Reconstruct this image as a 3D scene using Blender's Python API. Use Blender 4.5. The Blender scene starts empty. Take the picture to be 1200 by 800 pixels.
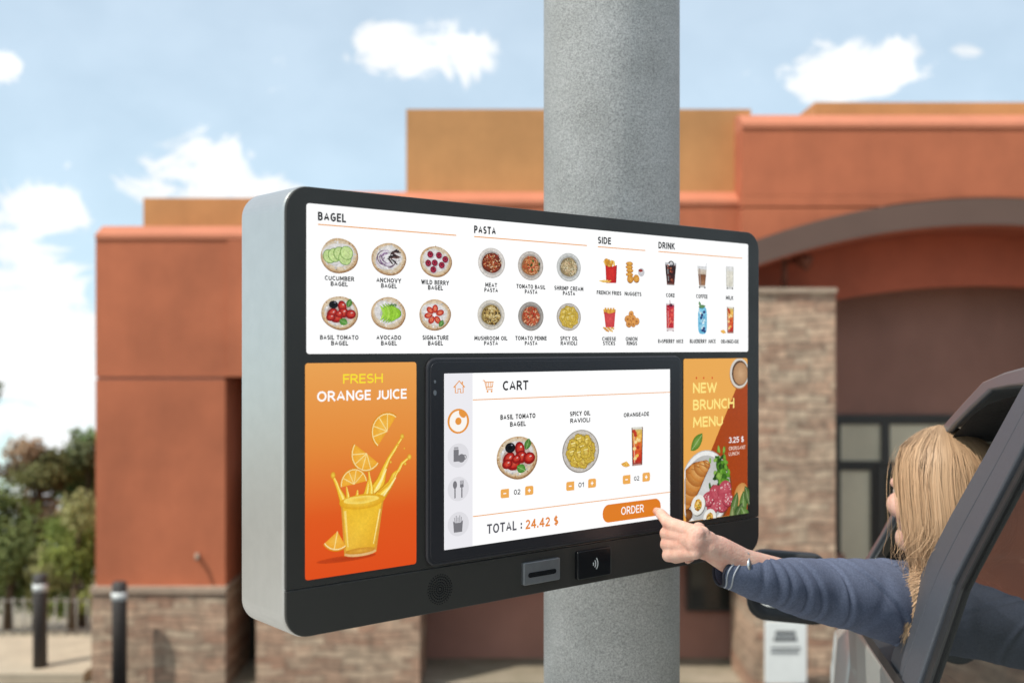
import bpy, bmesh, math, random
from mathutils import Vector, Matrix, noise

random.seed(7)
R = math.radians
SC = bpy.context.scene
COL = SC.collection

# ------------------------------------------------------------------ camera, light, exposure
CH = 1.45                      # eye height above the drive-through lane
F, CX, CY = 1300.0, 600.0, 405.5   # focal length and horizon of the photograph (1200 x 800)
cam_d = bpy.data.cameras.new("camera")
cam = bpy.data.objects.new("camera", cam_d)
COL.objects.link(cam)
cam.location = (0, 0, CH)
cam.rotation_euler = (R(90), 0, 0)
cam_d.sensor_fit = 'HORIZONTAL'
cam_d.sensor_width = 36
cam_d.lens = 36 * F / 1200
cam_d.shift_y = (CY - 400) / 1200
cam_d.clip_start = 0.05
cam_d.clip_end = 3000
cam_d.dof.use_dof = True
cam_d.dof.focus_distance = 1.66
cam_d.dof.aperture_fstop = 3.5
SC.camera = cam

SUN_AZ = Vector((-0.77, -0.64)).normalized()
SUN_EL = R(56)
SUN_DIR = Vector((SUN_AZ.x * math.cos(SUN_EL), SUN_AZ.y * math.cos(SUN_EL), math.sin(SUN_EL)))
sun_d = bpy.data.lights.new("sun", 'SUN')
sun_d.energy = 3.0
sun_d.angle = R(0.6)
sun_d.color = (1.0, 0.95, 0.87)
sun = bpy.data.objects.new("sun", sun_d)
COL.objects.link(sun)
sun.rotation_euler = SUN_DIR.to_track_quat('Z', 'Y').to_euler()

def srgb(r, g, b):
    def f(c):
        c /= 255.0
        return c / 12.92 if c <= 0.04045 else ((c + 0.055) / 1.055) ** 2.4
    return (f(r), f(g), f(b))

world = bpy.data.worlds.new("World")
SC.world = world
world.use_nodes = True
def build_world():
    nt = world.node_tree
    N, L = nt.nodes, nt.links
    for n in list(N):
        N.remove(n)
    out = N.new('ShaderNodeOutputWorld')
    tc = N.new('ShaderNodeTexCoord')
    # the hillside lets the eye look a little below the level line: lift the sky lookup so that part is sky too
    add = N.new('ShaderNodeVectorMath'); add.operation = 'ADD'
    add.inputs[1].default_value = (0, 0, 0.16)
    L.new(tc.outputs['Generated'], add.inputs[0])
    nrm = N.new('ShaderNodeVectorMath'); nrm.operation = 'NORMALIZE'
    L.new(add.outputs[0], nrm.inputs[0])
    sky = N.new('ShaderNodeTexSky')
    sky.sky_type = 'NISHITA'
    sky.sun_disc = False
    sky.sun_elevation = SUN_EL
    sky.sun_rotation = math.atan2(SUN_AZ.x, SUN_AZ.y)
    sky.air_density = 1.0
    sky.dust_density = 1.6
    sky.ozone_density = 1.0
    L.new(nrm.outputs[0], sky.inputs['Vector'])
    tint = N.new('ShaderNodeMix'); tint.data_type = 'RGBA'; tint.blend_type = 'MULTIPLY'; tint.inputs[0].default_value = 1.0
    tint.inputs[7].default_value = (0.80, 1.12, 1.05, 1)
    L.new(sky.outputs[0], tint.inputs[6])
    bg = N.new('ShaderNodeBackground')
    bg.inputs['Strength'].default_value = 0.15
    L.new(tint.outputs[2], bg.inputs['Color'])
    # clouds: soft heaps at chosen compass directions, broken up by fractal noise
    sc = N.new('ShaderNodeVectorMath'); sc.operation = 'MULTIPLY'
    sc.inputs[1].default_value = (1.0, 1.0, 1.5)
    L.new(tc.outputs['Generated'], sc.inputs[0])
    nz = N.new('ShaderNodeTexNoise')
    nz.inputs['Scale'].default_value = 14.0
    nz.inputs['Detail'].default_value = 9.0
    nz.inputs['Roughness'].default_value = 0.68
    nz.inputs['Distortion'].default_value = 0.9
    L.new(sc.outputs[0], nz.inputs['Vector'])
    heaps = [(-30, 330, 190, 120), (60, 420, 210, 150), (225, 215, 125, 78), (300, 228, 70, 30), (110, 500, 200, 130), (475, 62, 135, 52), (985, 85, 110, 56),
             (1060, 66, 60, 40), (0, 75, 34, 30), (1135, 60, 40, 22), (40, 250, 120, 40), (1700, 250, 300, 90), (-600, 200, 380, 120)]
    prev = None
    for (px, py, rx, ry) in heaps:
        d = Vector(((px - CX) / F, 1.0, (CY - py) / F)).normalized()
        k = d.y
        sub = N.new('ShaderNodeVectorMath'); sub.operation = 'SUBTRACT'
        sub.inputs[1].default_value = d
        L.new(tc.outputs['Generated'], sub.inputs[0])
        mu = N.new('ShaderNodeVectorMath'); mu.operation = 'MULTIPLY'
        mu.inputs[1].default_value = (F / rx / k, F / rx / k, F / ry / k)
        L.new(sub.outputs[0], mu.inputs[0])
        ln = N.new('ShaderNodeVectorMath'); ln.operation = 'LENGTH'
        L.new(mu.outputs[0], ln.inputs[0])
        mr = N.new('ShaderNodeMapRange'); mr.interpolation_type = 'SMOOTHSTEP'
        mr.inputs['From Min'].default_value = 0.15
        mr.inputs['From Max'].default_value = 1.35
        mr.inputs['To Min'].default_value = 1.0
        mr.inputs['To Max'].default_value = 0.0
        L.new(ln.outputs['Value'], mr.inputs['Value'])
        if prev is None:
            prev = mr.outputs[0]
        else:
            mx = N.new('ShaderNodeMath'); mx.operation = 'MAXIMUM'
            L.new(prev, mx.inputs[0]); L.new(mr.outputs[0], mx.inputs[1])
            prev = mx.outputs[0]
    # density = heap*0.62 + noise - threshold
    m1 = N.new('ShaderNodeMath'); m1.operation = 'MULTIPLY_ADD'
    m1.inputs[1].default_value = 0.66
    m0 = N.new('ShaderNodeMath'); m0.operation = 'MULTIPLY_ADD'; m0.inputs[1].default_value = 2.1; m0.inputs[2].default_value = -0.55
    L.new(nz.outputs['Fac'], m0.inputs[0])
    L.new(prev, m1.inputs[0]); L.new(m0.outputs[0], m1.inputs[2])
    den = N.new('ShaderNodeMapRange'); den.interpolation_type = 'SMOOTHSTEP'
    den.inputs['From Min'].default_value = 0.70
    den.inputs['From Max'].default_value = 1.12
    L.new(m1.outputs[0], den.inputs['Value'])
    cl = N.new('ShaderNodeMath'); cl.operation = 'MAXIMUM'; cl.inputs[1].default_value = 0.44   # thin high veil over the whole sky
    L.new(den.outputs[0], cl.inputs[0])
    # inside of a cloud: white with slightly grey folds
    nz2 = N.new('ShaderNodeTexNoise'); nz2.inputs['Scale'].default_value = 14.0; nz2.inputs['Detail'].default_value = 6.0
    L.new(sc.outputs[0], nz2.inputs['Vector'])
    ramp = N.new('ShaderNodeMapRange')
    ramp.inputs['From Min'].default_value = 0.3; ramp.inputs['From Max'].default_value = 0.62
    ramp.inputs['To Min'].default_value = 0.75; ramp.inputs['To Max'].default_value = 0.85
    L.new(nz2.outputs['Fac'], ramp.inputs['Value'])
    bc = N.new('ShaderNodeBackground'); bc.inputs['Color'].default_value = (0.97, 0.99, 1.0, 1)
    L.new(ramp.outputs[0], bc.inputs['Strength'])
    mix = N.new('ShaderNodeMixShader')
    L.new(cl.outputs[0], mix.inputs[0]); L.new(bg.outputs[0], mix.inputs[1]); L.new(bc.outputs[0], mix.inputs[2])
    L.new(mix.outputs[0], out.inputs['Surface'])
build_world()

SC.view_settings.view_transform = 'Standard'
SC.view_settings.look = 'None'
SC.view_settings.exposure = 0.43
SC.view_settings.gamma = 1
SC.view_settings.use_curve_mapping = False

# ------------------------------------------------------------------ helpers
def P(px, py, y):
    """the point at depth y that the photograph shows at (px, py)"""
    return Vector(((px - CX) / F * y, y, CH + (CY - py) / F * y))

class MB:
    """collects shapes into one mesh"""
    def __init__(s):
        s.v, s.f, s.c, s.sm = [], [], [], []
        s.usecol = False
    def add(s, verts, faces, col=None, smooth=False):
        b = len(s.v)
        s.v += [tuple(v) for v in verts]
        s.f += [tuple(b + i for i in f) for f in faces]
        s.sm += [smooth] * len(faces)
        if col is not None:
            s.usecol = True
        c = col if col is not None else (1, 1, 1)
        if isinstance(c, list):
            s.c += c
        else:
            s.c += [c] * len(verts)
        return s
    def box(s, x0, x1, y0, y1, z0, z1, M=None):
        v = [Vector((x, y, z)) for x in (x0, x1) for y in (y0, y1) for z in (z0, z1)]
        if M: v = [M @ p for p in v]
        return s.add(v, [(0, 1, 3, 2), (4, 6, 7, 5), (0, 4, 5, 1), (2, 3, 7, 6), (0, 2, 6, 4), (1, 5, 7, 3)])
    def tube(s, pts, rad, n=12, cap=True, col=None, smooth=True):
        pts = [Vector(p) for p in pts]
        if not isinstance(rad, (list, tuple)): rad = [rad] * len(pts)
        rings, V = [], []
        t0 = (pts[1] - pts[0]).normalized()
        a = t0.orthogonal().normalized()
        for i, p in enumerate(pts):
            t = (pts[min(i + 1, len(pts) - 1)] - pts[max(i - 1, 0)]).normalized()
            a = (a - t * a.dot(t)).normalized()
            b = t.cross(a)
            for k in range(n):
                q = 2 * math.pi * k / n
                V.append(p + (a * math.cos(q) + b * math.sin(q)) * rad[i])
        Fc = []
        for i in range(len(pts) - 1):
            for k in range(n):
                k2 = (k + 1) % n
                Fc.append((i * n + k, i * n + k2, (i + 1) * n + k2, (i + 1) * n + k))
        s.add(V, Fc, col, smooth)
        if cap:
            b0 = len(s.v) - len(V)
            s.f.append(tuple(b0 + k for k in reversed(range(n)))); s.sm.append(False)
            e = b0 + (len(pts) - 1) * n
            s.f.append(tuple(e + k for k in range(n))); s.sm.append(False)
        return s
    def lathe(s, prof, c, n=32, smooth=True, cap=True):
        """prof = [(r, z)...] about a vertical axis through c"""
        V = [(c[0] + r * math.cos(2 * math.pi * k / n), c[1] + r * math.sin(2 * math.pi * k / n), c[2] + z) for r, z in prof for k in range(n)]
        Fc = [(i * n + k, i * n + (k + 1) % n, (i + 1) * n + (k + 1) % n, (i + 1) * n + k) for i in range(len(prof) - 1) for k in range(n)]
        b0 = len(s.v)
        s.add(V, Fc, None, smooth)
        if cap:
            s.f.append(tuple(b0 + k for k in reversed(range(n)))); s.sm.append(False)
            e = b0 + (len(prof) - 1) * n
            s.f.append(tuple(e + k for k in range(n))); s.sm.append(False)
        return s
    def capsule(s, a, b, ra, rb, n=20, m=6):
        a, b = Vector(a), Vector(b)
        d = b - a
        L = d.length
        t = d / L if L > 1e-6 else Vector((0, 0, 1))
        u = t.orthogonal().normalized(); w = t.cross(u)
        prof = []
        for i in range(m + 1):
            q = math.pi / 2 * (i / m)
            prof.append((-math.cos(q) * ra, max(math.sin(q) * ra, 1e-5)))
        for i in range(m + 1):
            q = math.pi / 2 * (i / m)
            prof.append((L + math.sin(q) * rb, max(math.cos(q) * rb, 1e-5)))
        V = []
        for (h, r) in prof:
            for k in range(n):
                q = 2 * math.pi * k / n
                V.append(a + t * h + (u * math.cos(q) + w * math.sin(q)) * r)
        Fc = [(i * n + k, i * n + (k + 1) % n, (i + 1) * n + (k + 1) % n, (i + 1) * n + k) for i in range(len(prof) - 1) for k in range(n)]
        e = (len(prof) - 1) * n
        Fc.append(tuple(reversed(range(n)))); Fc.append(tuple(e + k for k in range(n)))
        return s.add(V, Fc, None, True)
    def ellipsoid(s, c, ax, n=24, m=16, M=None):
        c = Vector(c)
        V = []
        for i in range(m + 1):
            th = math.pi * min(max(i / m, 1e-3), 1 - 1e-3)
            for k in range(n):
                q = 2 * math.pi * k / n
                p = Vector((ax[0] * math.sin(th) * math.cos(q), ax[1] * math.sin(th) * math.sin(q), ax[2] * math.cos(th)))
                V.append(c + (M @ p if M else p))
        Fc = [(i * n + k, (i + 1) * n + k, (i + 1) * n + (k + 1) % n, i * n + (k + 1) % n) for i in range(m) for k in range(n)]
        Fc.append(tuple(range(n))); Fc.append(tuple(reversed([m * n + k for k in range(n)])))
        return s.add(V, Fc, None, True)
    def columns(s, xs, zb, zt, y0, y1, back=True):
        """solid between two outlines zb(x) and zt(x), from y0 (front) to y1"""
        n = len(xs)
        V = [(x, y, z(x)) for y in (y0, y1) for z in (zb, zt) for x in xs]
        Fc = []
        for i in range(n - 1):
            Fc.append((i, i + 1, n + i + 1, n + i))
            Fc.append((2 * n + i + 1, 2 * n + i, 3 * n + i, 3 * n + i + 1))
            Fc.append((i + 1, i, 2 * n + i, 2 * n + i + 1))
            Fc.append((n + i, n + i + 1, 3 * n + i + 1, 3 * n + i))
        Fc.append((0, n, 3 * n, 2 * n)); Fc.append((n - 1, 3 * n - 1, 4 * n - 1, 2 * n - 1))
        return s.add(V, Fc)
    def plate(s, pts, y0, y1, bevel=0.0, ins=None):
        """outline in (x, z), front at y0, back at y1; bevel cuts the front edge"""
        n = len(pts)
        cx = sum(p[0] for p in pts) / n; cz = sum(p[1] for p in pts) / n
        rings = []
        if bevel > 0:
            inner = offset_poly(pts, -bevel)
            mid = offset_poly(pts, -bevel * 0.3)
            rings = [(inner, y0), (mid, y0 + bevel * 0.3), (pts, y0 + bevel), (pts, y1)]
        else:
            rings = [(pts, y0), (pts, y1)]
        V = [(p[0], y, p[1]) for ring, y in rings for p in ring]
        Fc = [tuple(range(n))]
        for i in range(len(rings) - 1):
            for k in range(n):
                k2 = (k + 1) % n
                Fc.append((i * n + k, (i + 1) * n + k, (i + 1) * n + k2, i * n + k2))
        e = (len(rings) - 1) * n
        Fc.append(tuple(e + k for k in reversed(range(n))))
        return s.add(V, Fc)

def offset_poly(pts, d):
    """move a CCW outline outwards by d"""
    n = len(pts); out = []
    for i in range(n):
        a, b, c = Vector(pts[i - 1]), Vector(pts[i]), Vector(pts[(i + 1) % n])
        e1 = (b - a).normalized(); e2 = (c - b).normalized()
        n1 = Vector((e1.y, -e1.x)); n2 = Vector((e2.y, -e2.x))
        m = n1 + n2
        m = m / max(m.length_squared, 1e-9) * 2
        out.append(tuple(b + m * d))
    return out

def rrect(x0, x1, z0, z1, r, n=6):
    pts = []
    for (cx, cz, a0) in ((x1 - r, z0 + r, -90), (x1 - r, z1 - r, 0), (x0 + r, z1 - r, 90), (x0 + r, z0 + r, 180)):
        for i in range(n + 1):
            a = R(a0 + 90 * i / n)
            pts.append((cx + r * math.cos(a), cz + r * math.sin(a)))
    return pts

ORG = {}
def thing(name, label, cat, loc=(0, 0, 0), rotz=0, group=None):
    o = bpy.data.objects.new(name, None)
    o.empty_display_size = 0.1
    COL.objects.link(o)
    o.location = loc; o.rotation_euler = (0, 0, rotz)
    o['label'] = label; o['category'] = cat
    if group: o['group'] = group
    ORG[o.name] = (Matrix.Translation(loc) @ Matrix.Rotation(rotz, 4, 'Z')).inverted()
    return o

def tag(o, label, cat, group=None):
    o['label'] = label; o['category'] = cat
    if group: o['group'] = group
    return o

def obj(name, mb, mat, parent=None, local=False, base=None, label=None):
    me = bpy.data.meshes.new(name)
    me.from_pydata(mb.v, [], mb.f)
    me.polygons.foreach_set('use_smooth', mb.sm)
    if mb.usecol:
        at = me.color_attributes.new('Col', 'FLOAT_COLOR', 'POINT')
        flat = []
        for c in mb.c: flat += [c[0], c[1], c[2], 1.0]
        at.data.foreach_set('color', flat)
    return objm(name, me, mat, parent, local, base, label)

def objm(name, me, mat, parent=None, local=False, base=None, label=None):
    o = bpy.data.objects.new(name, me)
    COL.objects.link(o)
    if mat:
        me.materials.clear(); me.materials.append(mat)
    if parent:
        o.parent = parent
        ORG[o.name] = ORG[parent.name]
        if not local:
            me.transform(ORG[parent.name])
    else:
        if base is not None:
            me.transform(Matrix.Translation(-Vector(base)))
            o.location = base
        ORG[o.name] = Matrix.Translation(-Vector(base or (0, 0, 0)))
    if label: o['label'] = label
    me.update()
    return o

def fix_normals(o):
    bm = bmesh.new(); bm.from_mesh(o.data)
    bmesh.ops.recalc_face_normals(bm, faces=bm.faces)
    bm.to_mesh(o.data); bm.free()
    return o

def bevel(o, w, seg=2, ang=35):
    m = o.modifiers.new('bevel', 'BEVEL'); m.width = w; m.segments = seg
    m.limit_method = 'ANGLE'; m.angle_limit = R(ang)
    return o

def remeshed(name, mb, voxel, smooth=5, fac=0.5):
    """one continuous surface grown over overlapping shapes"""
    me = bpy.data.meshes.new(name + '_src'); me.from_pydata(mb.v, [], mb.f)
    o = bpy.data.objects.new(name + '_src', me); COL.objects.link(o)
    m = o.modifiers.new('r', 'REMESH'); m.mode = 'VOXEL'; m.voxel_size = voxel; m.use_smooth_shade = True
    s = o.modifiers.new('s', 'SMOOTH'); s.factor = fac; s.iterations = smooth
    dg = bpy.context.evaluated_depsgraph_get(); dg.update()
    res = bpy.data.meshes.new_from_object(o.evaluated_get(dg))
    bpy.data.objects.remove(o); bpy.data.meshes.remove(me)
    for p in res.polygons: p.use_smooth = True
    res.name = name
    return res

# ------------------------------------------------------------------ materials
def mat(name, col, rough=0.6, metal=0.0, var=0.0, vscale=8.0, bump=0.0, bscale=40.0, spec=0.5, coat=0.0, col2=None, detail=6, rvar=0.0, sss=0.0, dist=0.02, streak=0.0):
    m = bpy.data.materials.new(name); m.use_nodes = True
    nt = m.node_tree; N, L = nt.nodes, nt.links
    b = N['Principled BSDF']
    b.inputs['Roughness'].default_value = rough
    b.inputs['Metallic'].default_value = metal
    b.inputs['Specular IOR Level'].default_value = spec
    b.inputs['Coat Weight'].default_value = coat
    b.inputs['Coat Roughness'].default_value = 0.05
    if sss:
        b.inputs['Subsurface Weight'].default_value = sss
        b.inputs['Subsurface Radius'].default_value = (1.0, 0.35, 0.2)
        b.inputs['Subsurface Scale'].default_value = 0.006
    tc = N.new('ShaderNodeTexCoord')
    if var or col2:
        n = N.new('ShaderNodeTexNoise'); n.inputs['Scale'].default_value = vscale; n.inputs['Detail'].default_value = detail
        n.inputs['Roughness'].default_value = 0.6
        L.new(tc.outputs['Object'], n.inputs['Vector'])
        mr = N.new('ShaderNodeMapRange'); mr.inputs['From Min'].default_value = 0.32; mr.inputs['From Max'].default_value = 0.68
        L.new(n.outputs['Fac'], mr.inputs['Value'])
        mx = N.new('ShaderNodeMix'); mx.data_type = 'RGBA'
        c2 = col2 if col2 else tuple(c * (1 - var) for c in col)
        c1 = col if col2 else tuple(min(1, c * (1 + var)) for c in col)
        mx.inputs[6].default_value = (*c1, 1); mx.inputs[7].default_value = (*c2, 1)
        L.new(mr.outputs[0], mx.inputs[0])
        colr = mx.outputs[2]
        if streak:      # rain marks running down the wall and patches of repaint
            mp = N.new('ShaderNodeMapping'); mp.inputs['Scale'].default_value = (2.6, 2.6, 0.5)
            L.new(tc.outputs['Object'], mp.inputs['Vector'])
            n4 = N.new('ShaderNodeTexNoise'); n4.inputs['Scale'].default_value = 1.0; n4.inputs['Detail'].default_value = 8; n4.inputs['Roughness'].default_value = 0.65
            L.new(mp.outputs[0], n4.inputs['Vector'])
            m4 = N.new('ShaderNodeMapRange'); m4.inputs['From Min'].default_value = 0.35; m4.inputs['From Max'].default_value = 0.7
            m4.inputs['To Min'].default_value = 1.0 + streak * 0.4; m4.inputs['To Max'].default_value = 1.0 - streak
            L.new(n4.outputs['Fac'], m4.inputs['Value'])
            mu = N.new('ShaderNodeMix'); mu.data_type = 'RGBA'; mu.blend_type = 'MULTIPLY'; mu.inputs[0].default_value = 1.0
            L.new(colr, mu.inputs[6]); L.new(m4.outputs[0], mu.inputs[7]); colr = mu.outputs[2]
        L.new(colr, b.inputs['Base Color'])
        if rvar:
            r2 = N.new('ShaderNodeMapRange'); r2.inputs['To Min'].default_value = rough - rvar; r2.inputs['To Max'].default_value = rough + rvar
            L.new(mr.outputs[0], r2.inputs['Value']); L.new(r2.outputs[0], b.inputs['Roughness'])
    else:
        b.inputs['Base Color'].default_value = (*col, 1)
    if bump:
        n2 = N.new('ShaderNodeTexNoise'); n2.inputs['Scale'].default_value = bscale; n2.inputs['Detail'].default_value = 5
        L.new(tc.outputs['Object'], n2.inputs['Vector'])
        bp = N.new('ShaderNodeBump'); bp.inputs['Strength'].default_value = bump; bp.inputs['Distance'].default_value = dist
        L.new(n2.outputs['Fac'], bp.inputs['Height']); L.new(bp.outputs[0], b.inputs['Normal'])
    return m

def mat_attr(name, rough=0.5, spec=0.5, emit=0.0, transl=0.0, coat=0.0):
    """colour read from the mesh's own colour attribute"""
    m = bpy.data.materials.new(name); m.use_nodes = True
    nt = m.node_tree; N, L = nt.nodes, nt.links
    b = N['Principled BSDF']
    b.inputs['Roughness'].default_value = rough
    b.inputs['Specular IOR Level'].default_value = spec
    b.inputs['Coat Weight'].default_value = coat
    a = N.new('ShaderNodeAttribute'); a.attribute_name = 'Col'
    if emit:
        b.inputs['Base Color'].default_value = (0.01, 0.01, 0.01, 1)
        L.new(a.outputs['Color'], b.inputs['Emission Color'])
        b.inputs['Emission Strength'].default_value = emit
    else:
        L.new(a.outputs['Color'], b.inputs['Base Color'])
    if transl:
        t = N.new('ShaderNodeBsdfTranslucent'); L.new(a.outputs['Color'], t.inputs['Color'])
        mx = N.new('ShaderNodeMixShader'); mx.inputs[0].default_value = transl
        L.new(b.outputs[0], mx.inputs[1]); L.new(t.outputs[0], mx.inputs[2]); L.new(mx.outputs[0], N['Material Output'].inputs['Surface'])
    return m

def mat_stone(name):
    """stacked ledge stone: thin uneven courses of tan, rose and brown"""
    m = bpy.data.materials.new(name); m.use_nodes = True
    nt = m.node_tree; N, L = nt.nodes, nt.links
    b = N['Principled BSDF']; b.inputs['Roughness'].default_value = 0.85
    tc = N.new('ShaderNodeTexCoord')
    mp = N.new('ShaderNodeMapping'); mp.inputs['Rotation'].default_value = (R(90), 0, 0)
    L.new(tc.outputs['Object'], mp.inputs['Vector'])
    nz = N.new('ShaderNodeTexNoise'); nz.inputs['Scale'].default_value = 2.5
    L.new(mp.outputs[0], nz.inputs['Vector'])
    ad = N.new('ShaderNodeMix'); ad.data_type = 'RGBA'; ad.blend_type = 'ADD'; ad.inputs[0].default_value = 0.16
    L.new(mp.outputs[0], ad.inputs[6]); L.new(nz.outputs['Color'], ad.inputs[7])
    def br(w, h, c1, c2, off):
        t = N.new('ShaderNodeTexBrick')
        t.inputs['Scale'].default_value = 1.0
        t.inputs['Brick Width'].default_value = w; t.inputs['Row Height'].default_value = h
        t.inputs['Mortar Size'].default_value = 0.004; t.inputs['Mortar Smooth'].default_value = 0.4
        t.inputs['Color1'].default_value = (*c1, 1); t.inputs['Color2'].default_value = (*c2, 1)
        t.inputs['Mortar'].default_value = (0.10, 0.075, 0.06, 1)
        t.offset = off; t.squash = 0.6; t.squash_frequency = 3
        L.new(ad.outputs[2], t.inputs['Vector'])
        return t
    t1 = br(0.34, 0.075, (0.54, 0.40, 0.28), (0.27, 0.14, 0.09), 0.37)
    t2 = br(0.47, 0.15, (0.50, 0.29, 0.19), (0.36, 0.27, 0.19), 0.61)
    mx = N.new('ShaderNodeMix'); mx.data_type = 'RGBA'; mx.inputs[0].default_value = 0.42
    L.new(t1.outputs['Color'], mx.inputs[6]); L.new(t2.outputs['Color'], mx.inputs[7])
    n3 = N.new('ShaderNodeTexNoise'); n3.inputs['Scale'].default_value = 9; n3.inputs['Detail'].default_value = 8
    L.new(mp.outputs[0], n3.inputs['Vector'])
    hs = N.new('ShaderNodeMix'); hs.data_type = 'RGBA'; hs.blend_type = 'OVERLAY'; hs.inputs[0].default_value = 0.7
    L.new(mx.outputs[2], hs.inputs[6]); L.new(n3.outputs['Fac'], hs.inputs[7])
    L.new(hs.outputs[2], b.inputs['Base Color'])
    bp = N.new('ShaderNodeBump'); bp.inputs['Strength'].default_value = 0.9; bp.inputs['Distance'].default_value = 0.03; bp.invert = True
    L.new(t1.outputs['Fac'], bp.inputs['Height']); L.new(bp.outputs[0], b.inputs['Normal'])
    return m

def mat_glass(name, tint=(0.02, 0.022, 0.022), rough=0.02, ior=1.5, alpha=0.4, spec=0.5):
    """dark tinted pane: mirror of the surroundings over a partly clear pane"""
    m = bpy.data.materials.new(name); m.use_nodes = True
    nt = m.node_tree; N, L = nt.nodes, nt.links
    b = N['Principled BSDF']
    b.inputs['Base Color'].default_value = (*tint, 1)
    b.inputs['Roughness'].default_value = rough
    b.inputs['IOR'].default_value = ior
    b.inputs['Specular IOR Level'].default_value = spec
    tr = N.new('ShaderNodeBsdfTransparent'); tr.inputs[0].default_value = (0.55, 0.58, 0.57, 1)
    mx = N.new('ShaderNodeMixShader'); mx.inputs[0].default_value = alpha
    L.new(tr.outputs[0], mx.inputs[1]); L.new(b.outputs[0], mx.inputs[2])
    L.new(mx.outputs[0], N['Material Output'].inputs['Surface'])
    return m

def mat_pole(name):
    m = bpy.data.materials.new(name); m.use_nodes = True
    nt = m.node_tree; N, L = nt.nodes, nt.links
    b = N['Principled BSDF']; b.inputs['Roughness'].default_value = 0.6
    tc = N.new('ShaderNodeTexCoord')
    n1 = N.new('ShaderNodeTexNoise'); n1.inputs['Scale'].default_value = 380; n1.inputs['Detail'].default_value = 3; n1.inputs['Roughness'].default_value = 0.7
    n2 = N.new('ShaderNodeTexNoise'); n2.inputs['Scale'].default_value = 9; n2.inputs['Detail'].default_value = 8
    for n in (n1, n2): L.new(tc.outputs['Object'], n.inputs['Vector'])
    r1 = N.new('ShaderNodeValToRGB')
    e = r1.color_ramp.elements
    e[0].position = 0.36; e[0].color = (0.22, 0.214, 0.208, 1)
    e[1].position = 0.66; e[1].color = (0.54, 0.525, 0.505, 1)
    L.new(n1.outputs['Fac'], r1.inputs[0])
    r2 = N.new('ShaderNodeValToRGB')
    e = r2.color_ramp.elements
    e[0].position = 0.3; e[0].color = (0.46, 0.46, 0.46, 1)
    e[1].position = 0.7; e[1].color = (0.62, 0.62, 0.63, 1)
    L.new(n2.outputs['Fac'], r2.inputs[0])
    mx = N.new('ShaderNodeMix'); mx.data_type = 'RGBA'; mx.blend_type = 'OVERLAY'; mx.inputs[0].default_value = 0.8
    L.new(r1.outputs[0], mx.inputs[6]); L.new(r2.outputs[0], mx.inputs[7])
    L.new(mx.outputs[2], b.inputs['Base Color'])
    bp = N.new('ShaderNodeBump'); bp.inputs['Strength'].default_value = 0.35; bp.inputs['Distance'].default_value = 0.003
    L.new(n1.outputs['Fac'], bp.inputs['Height']); L.new(bp.outputs[0], b.inputs['Normal'])
    return m

M = {}
M['red'] = mat('red_stucco', (0.425, 0.122, 0.055), 0.9, var=0.13, vscale=1.3, bump=0.35, bscale=60, streak=.09)
M['redlit'] = mat('sunlit_red_cap', (0.50, 0.17, 0.09), 0.9, var=0.08, vscale=2, bump=0.2)  # wall red made paler: the extra sun on the sloping caps, put into the colour
M['tan'] = mat('tan_stucco', (0.48, 0.228, 0.084), 0.9, var=0.12, vscale=1.3, bump=0.35, bscale=60, streak=.08)
M['darkred'] = mat('soffit_red', (0.46, 0.11, 0.055), 0.9, var=0.12, vscale=2, bump=0.2)
M['plum'] = mat('brown_stucco', (0.38, 0.185, 0.138), 0.9, var=0.10, vscale=1.2, bump=0.2, streak=.06)
M['fascia'] = mat('brown_metal_fascia', (0.115, 0.064, 0.047), 0.7, var=0.06, vscale=2)
M['stone'] = mat_stone('ledge_stone')
M['cap'] = mat('stone_cap', (0.36, 0.26, 0.19), 0.85, var=0.15, vscale=5, bump=0.3)
M['dframe'] = mat('bronze_frame', (0.045, 0.038, 0.033), 0.45)
M['pane'] = mat('store_pane', (0.70, 0.60, 0.44), 0.25, var=0.12, vscale=0.9, spec=0.4)
M['dpane'] = mat('dark_door_pane', (0.035, 0.035, 0.03), 0.08, spec=0.6)
M['asphalt'] = mat('asphalt', (0.05, 0.05, 0.052), 0.9, var=0.25, vscale=30, bump=0.4, bscale=200)
M['concrete'] = mat('bounce_lane_concrete', (0.44, 0.42, 0.385), 0.9, var=0.12, vscale=4, bump=0.3, bscale=120)  # unseen lane surface, made pale to bounce fill light up at kiosk and car
M['earth'] = mat('dry_gravel', (0.34, 0.28, 0.21), 0.95, col2=(0.20, 0.17, 0.11), vscale=1.5, bump=0.5, bscale=12)  # gravel tone lightened so the ground throws more light upward
M['paving'] = mat('pale_paving', (0.42, 0.34, 0.25), 0.9, var=0.12, vscale=3, bump=0.2)
M['kerb'] = mat('concrete_kerb', (0.40, 0.37, 0.33), 0.9, var=0.12, vscale=6)
M['pole'] = mat_pole('speckled_concrete')
M['bezel'] = mat('black_bezel', srgb(52, 49, 45), 0.42, var=0.06, vscale=9, spec=0.35, rvar=.08)
M['lower'] = mat('lower_bezel', srgb(54, 51, 47), 0.42, var=0.06, vscale=9, spec=0.35, rvar=.08)
M['tframe'] = mat('touch_frame', srgb(44, 42, 45), 0.32, spec=0.4)
M['black'] = mat('black_gloss', (0.008, 0.008, 0.009), 0.2)
M['blackmat'] = mat('black_rubber', (0.012, 0.012, 0.013), 0.7, var=0.1)
M['plate'] = mat('grey_metal_plate', (0.30, 0.30, 0.31), 0.38, metal=0.8, var=0.08, vscale=60)
M['steel'] = mat('zinc_steel', (0.55, 0.55, 0.56), 0.3, metal=1.0)
M['silver'] = mat('brushed_aluminium', (0.53, 0.505, 0.48), 0.28, metal=0.75, var=0.03, vscale=40, bump=0.02, bscale=300)
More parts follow.
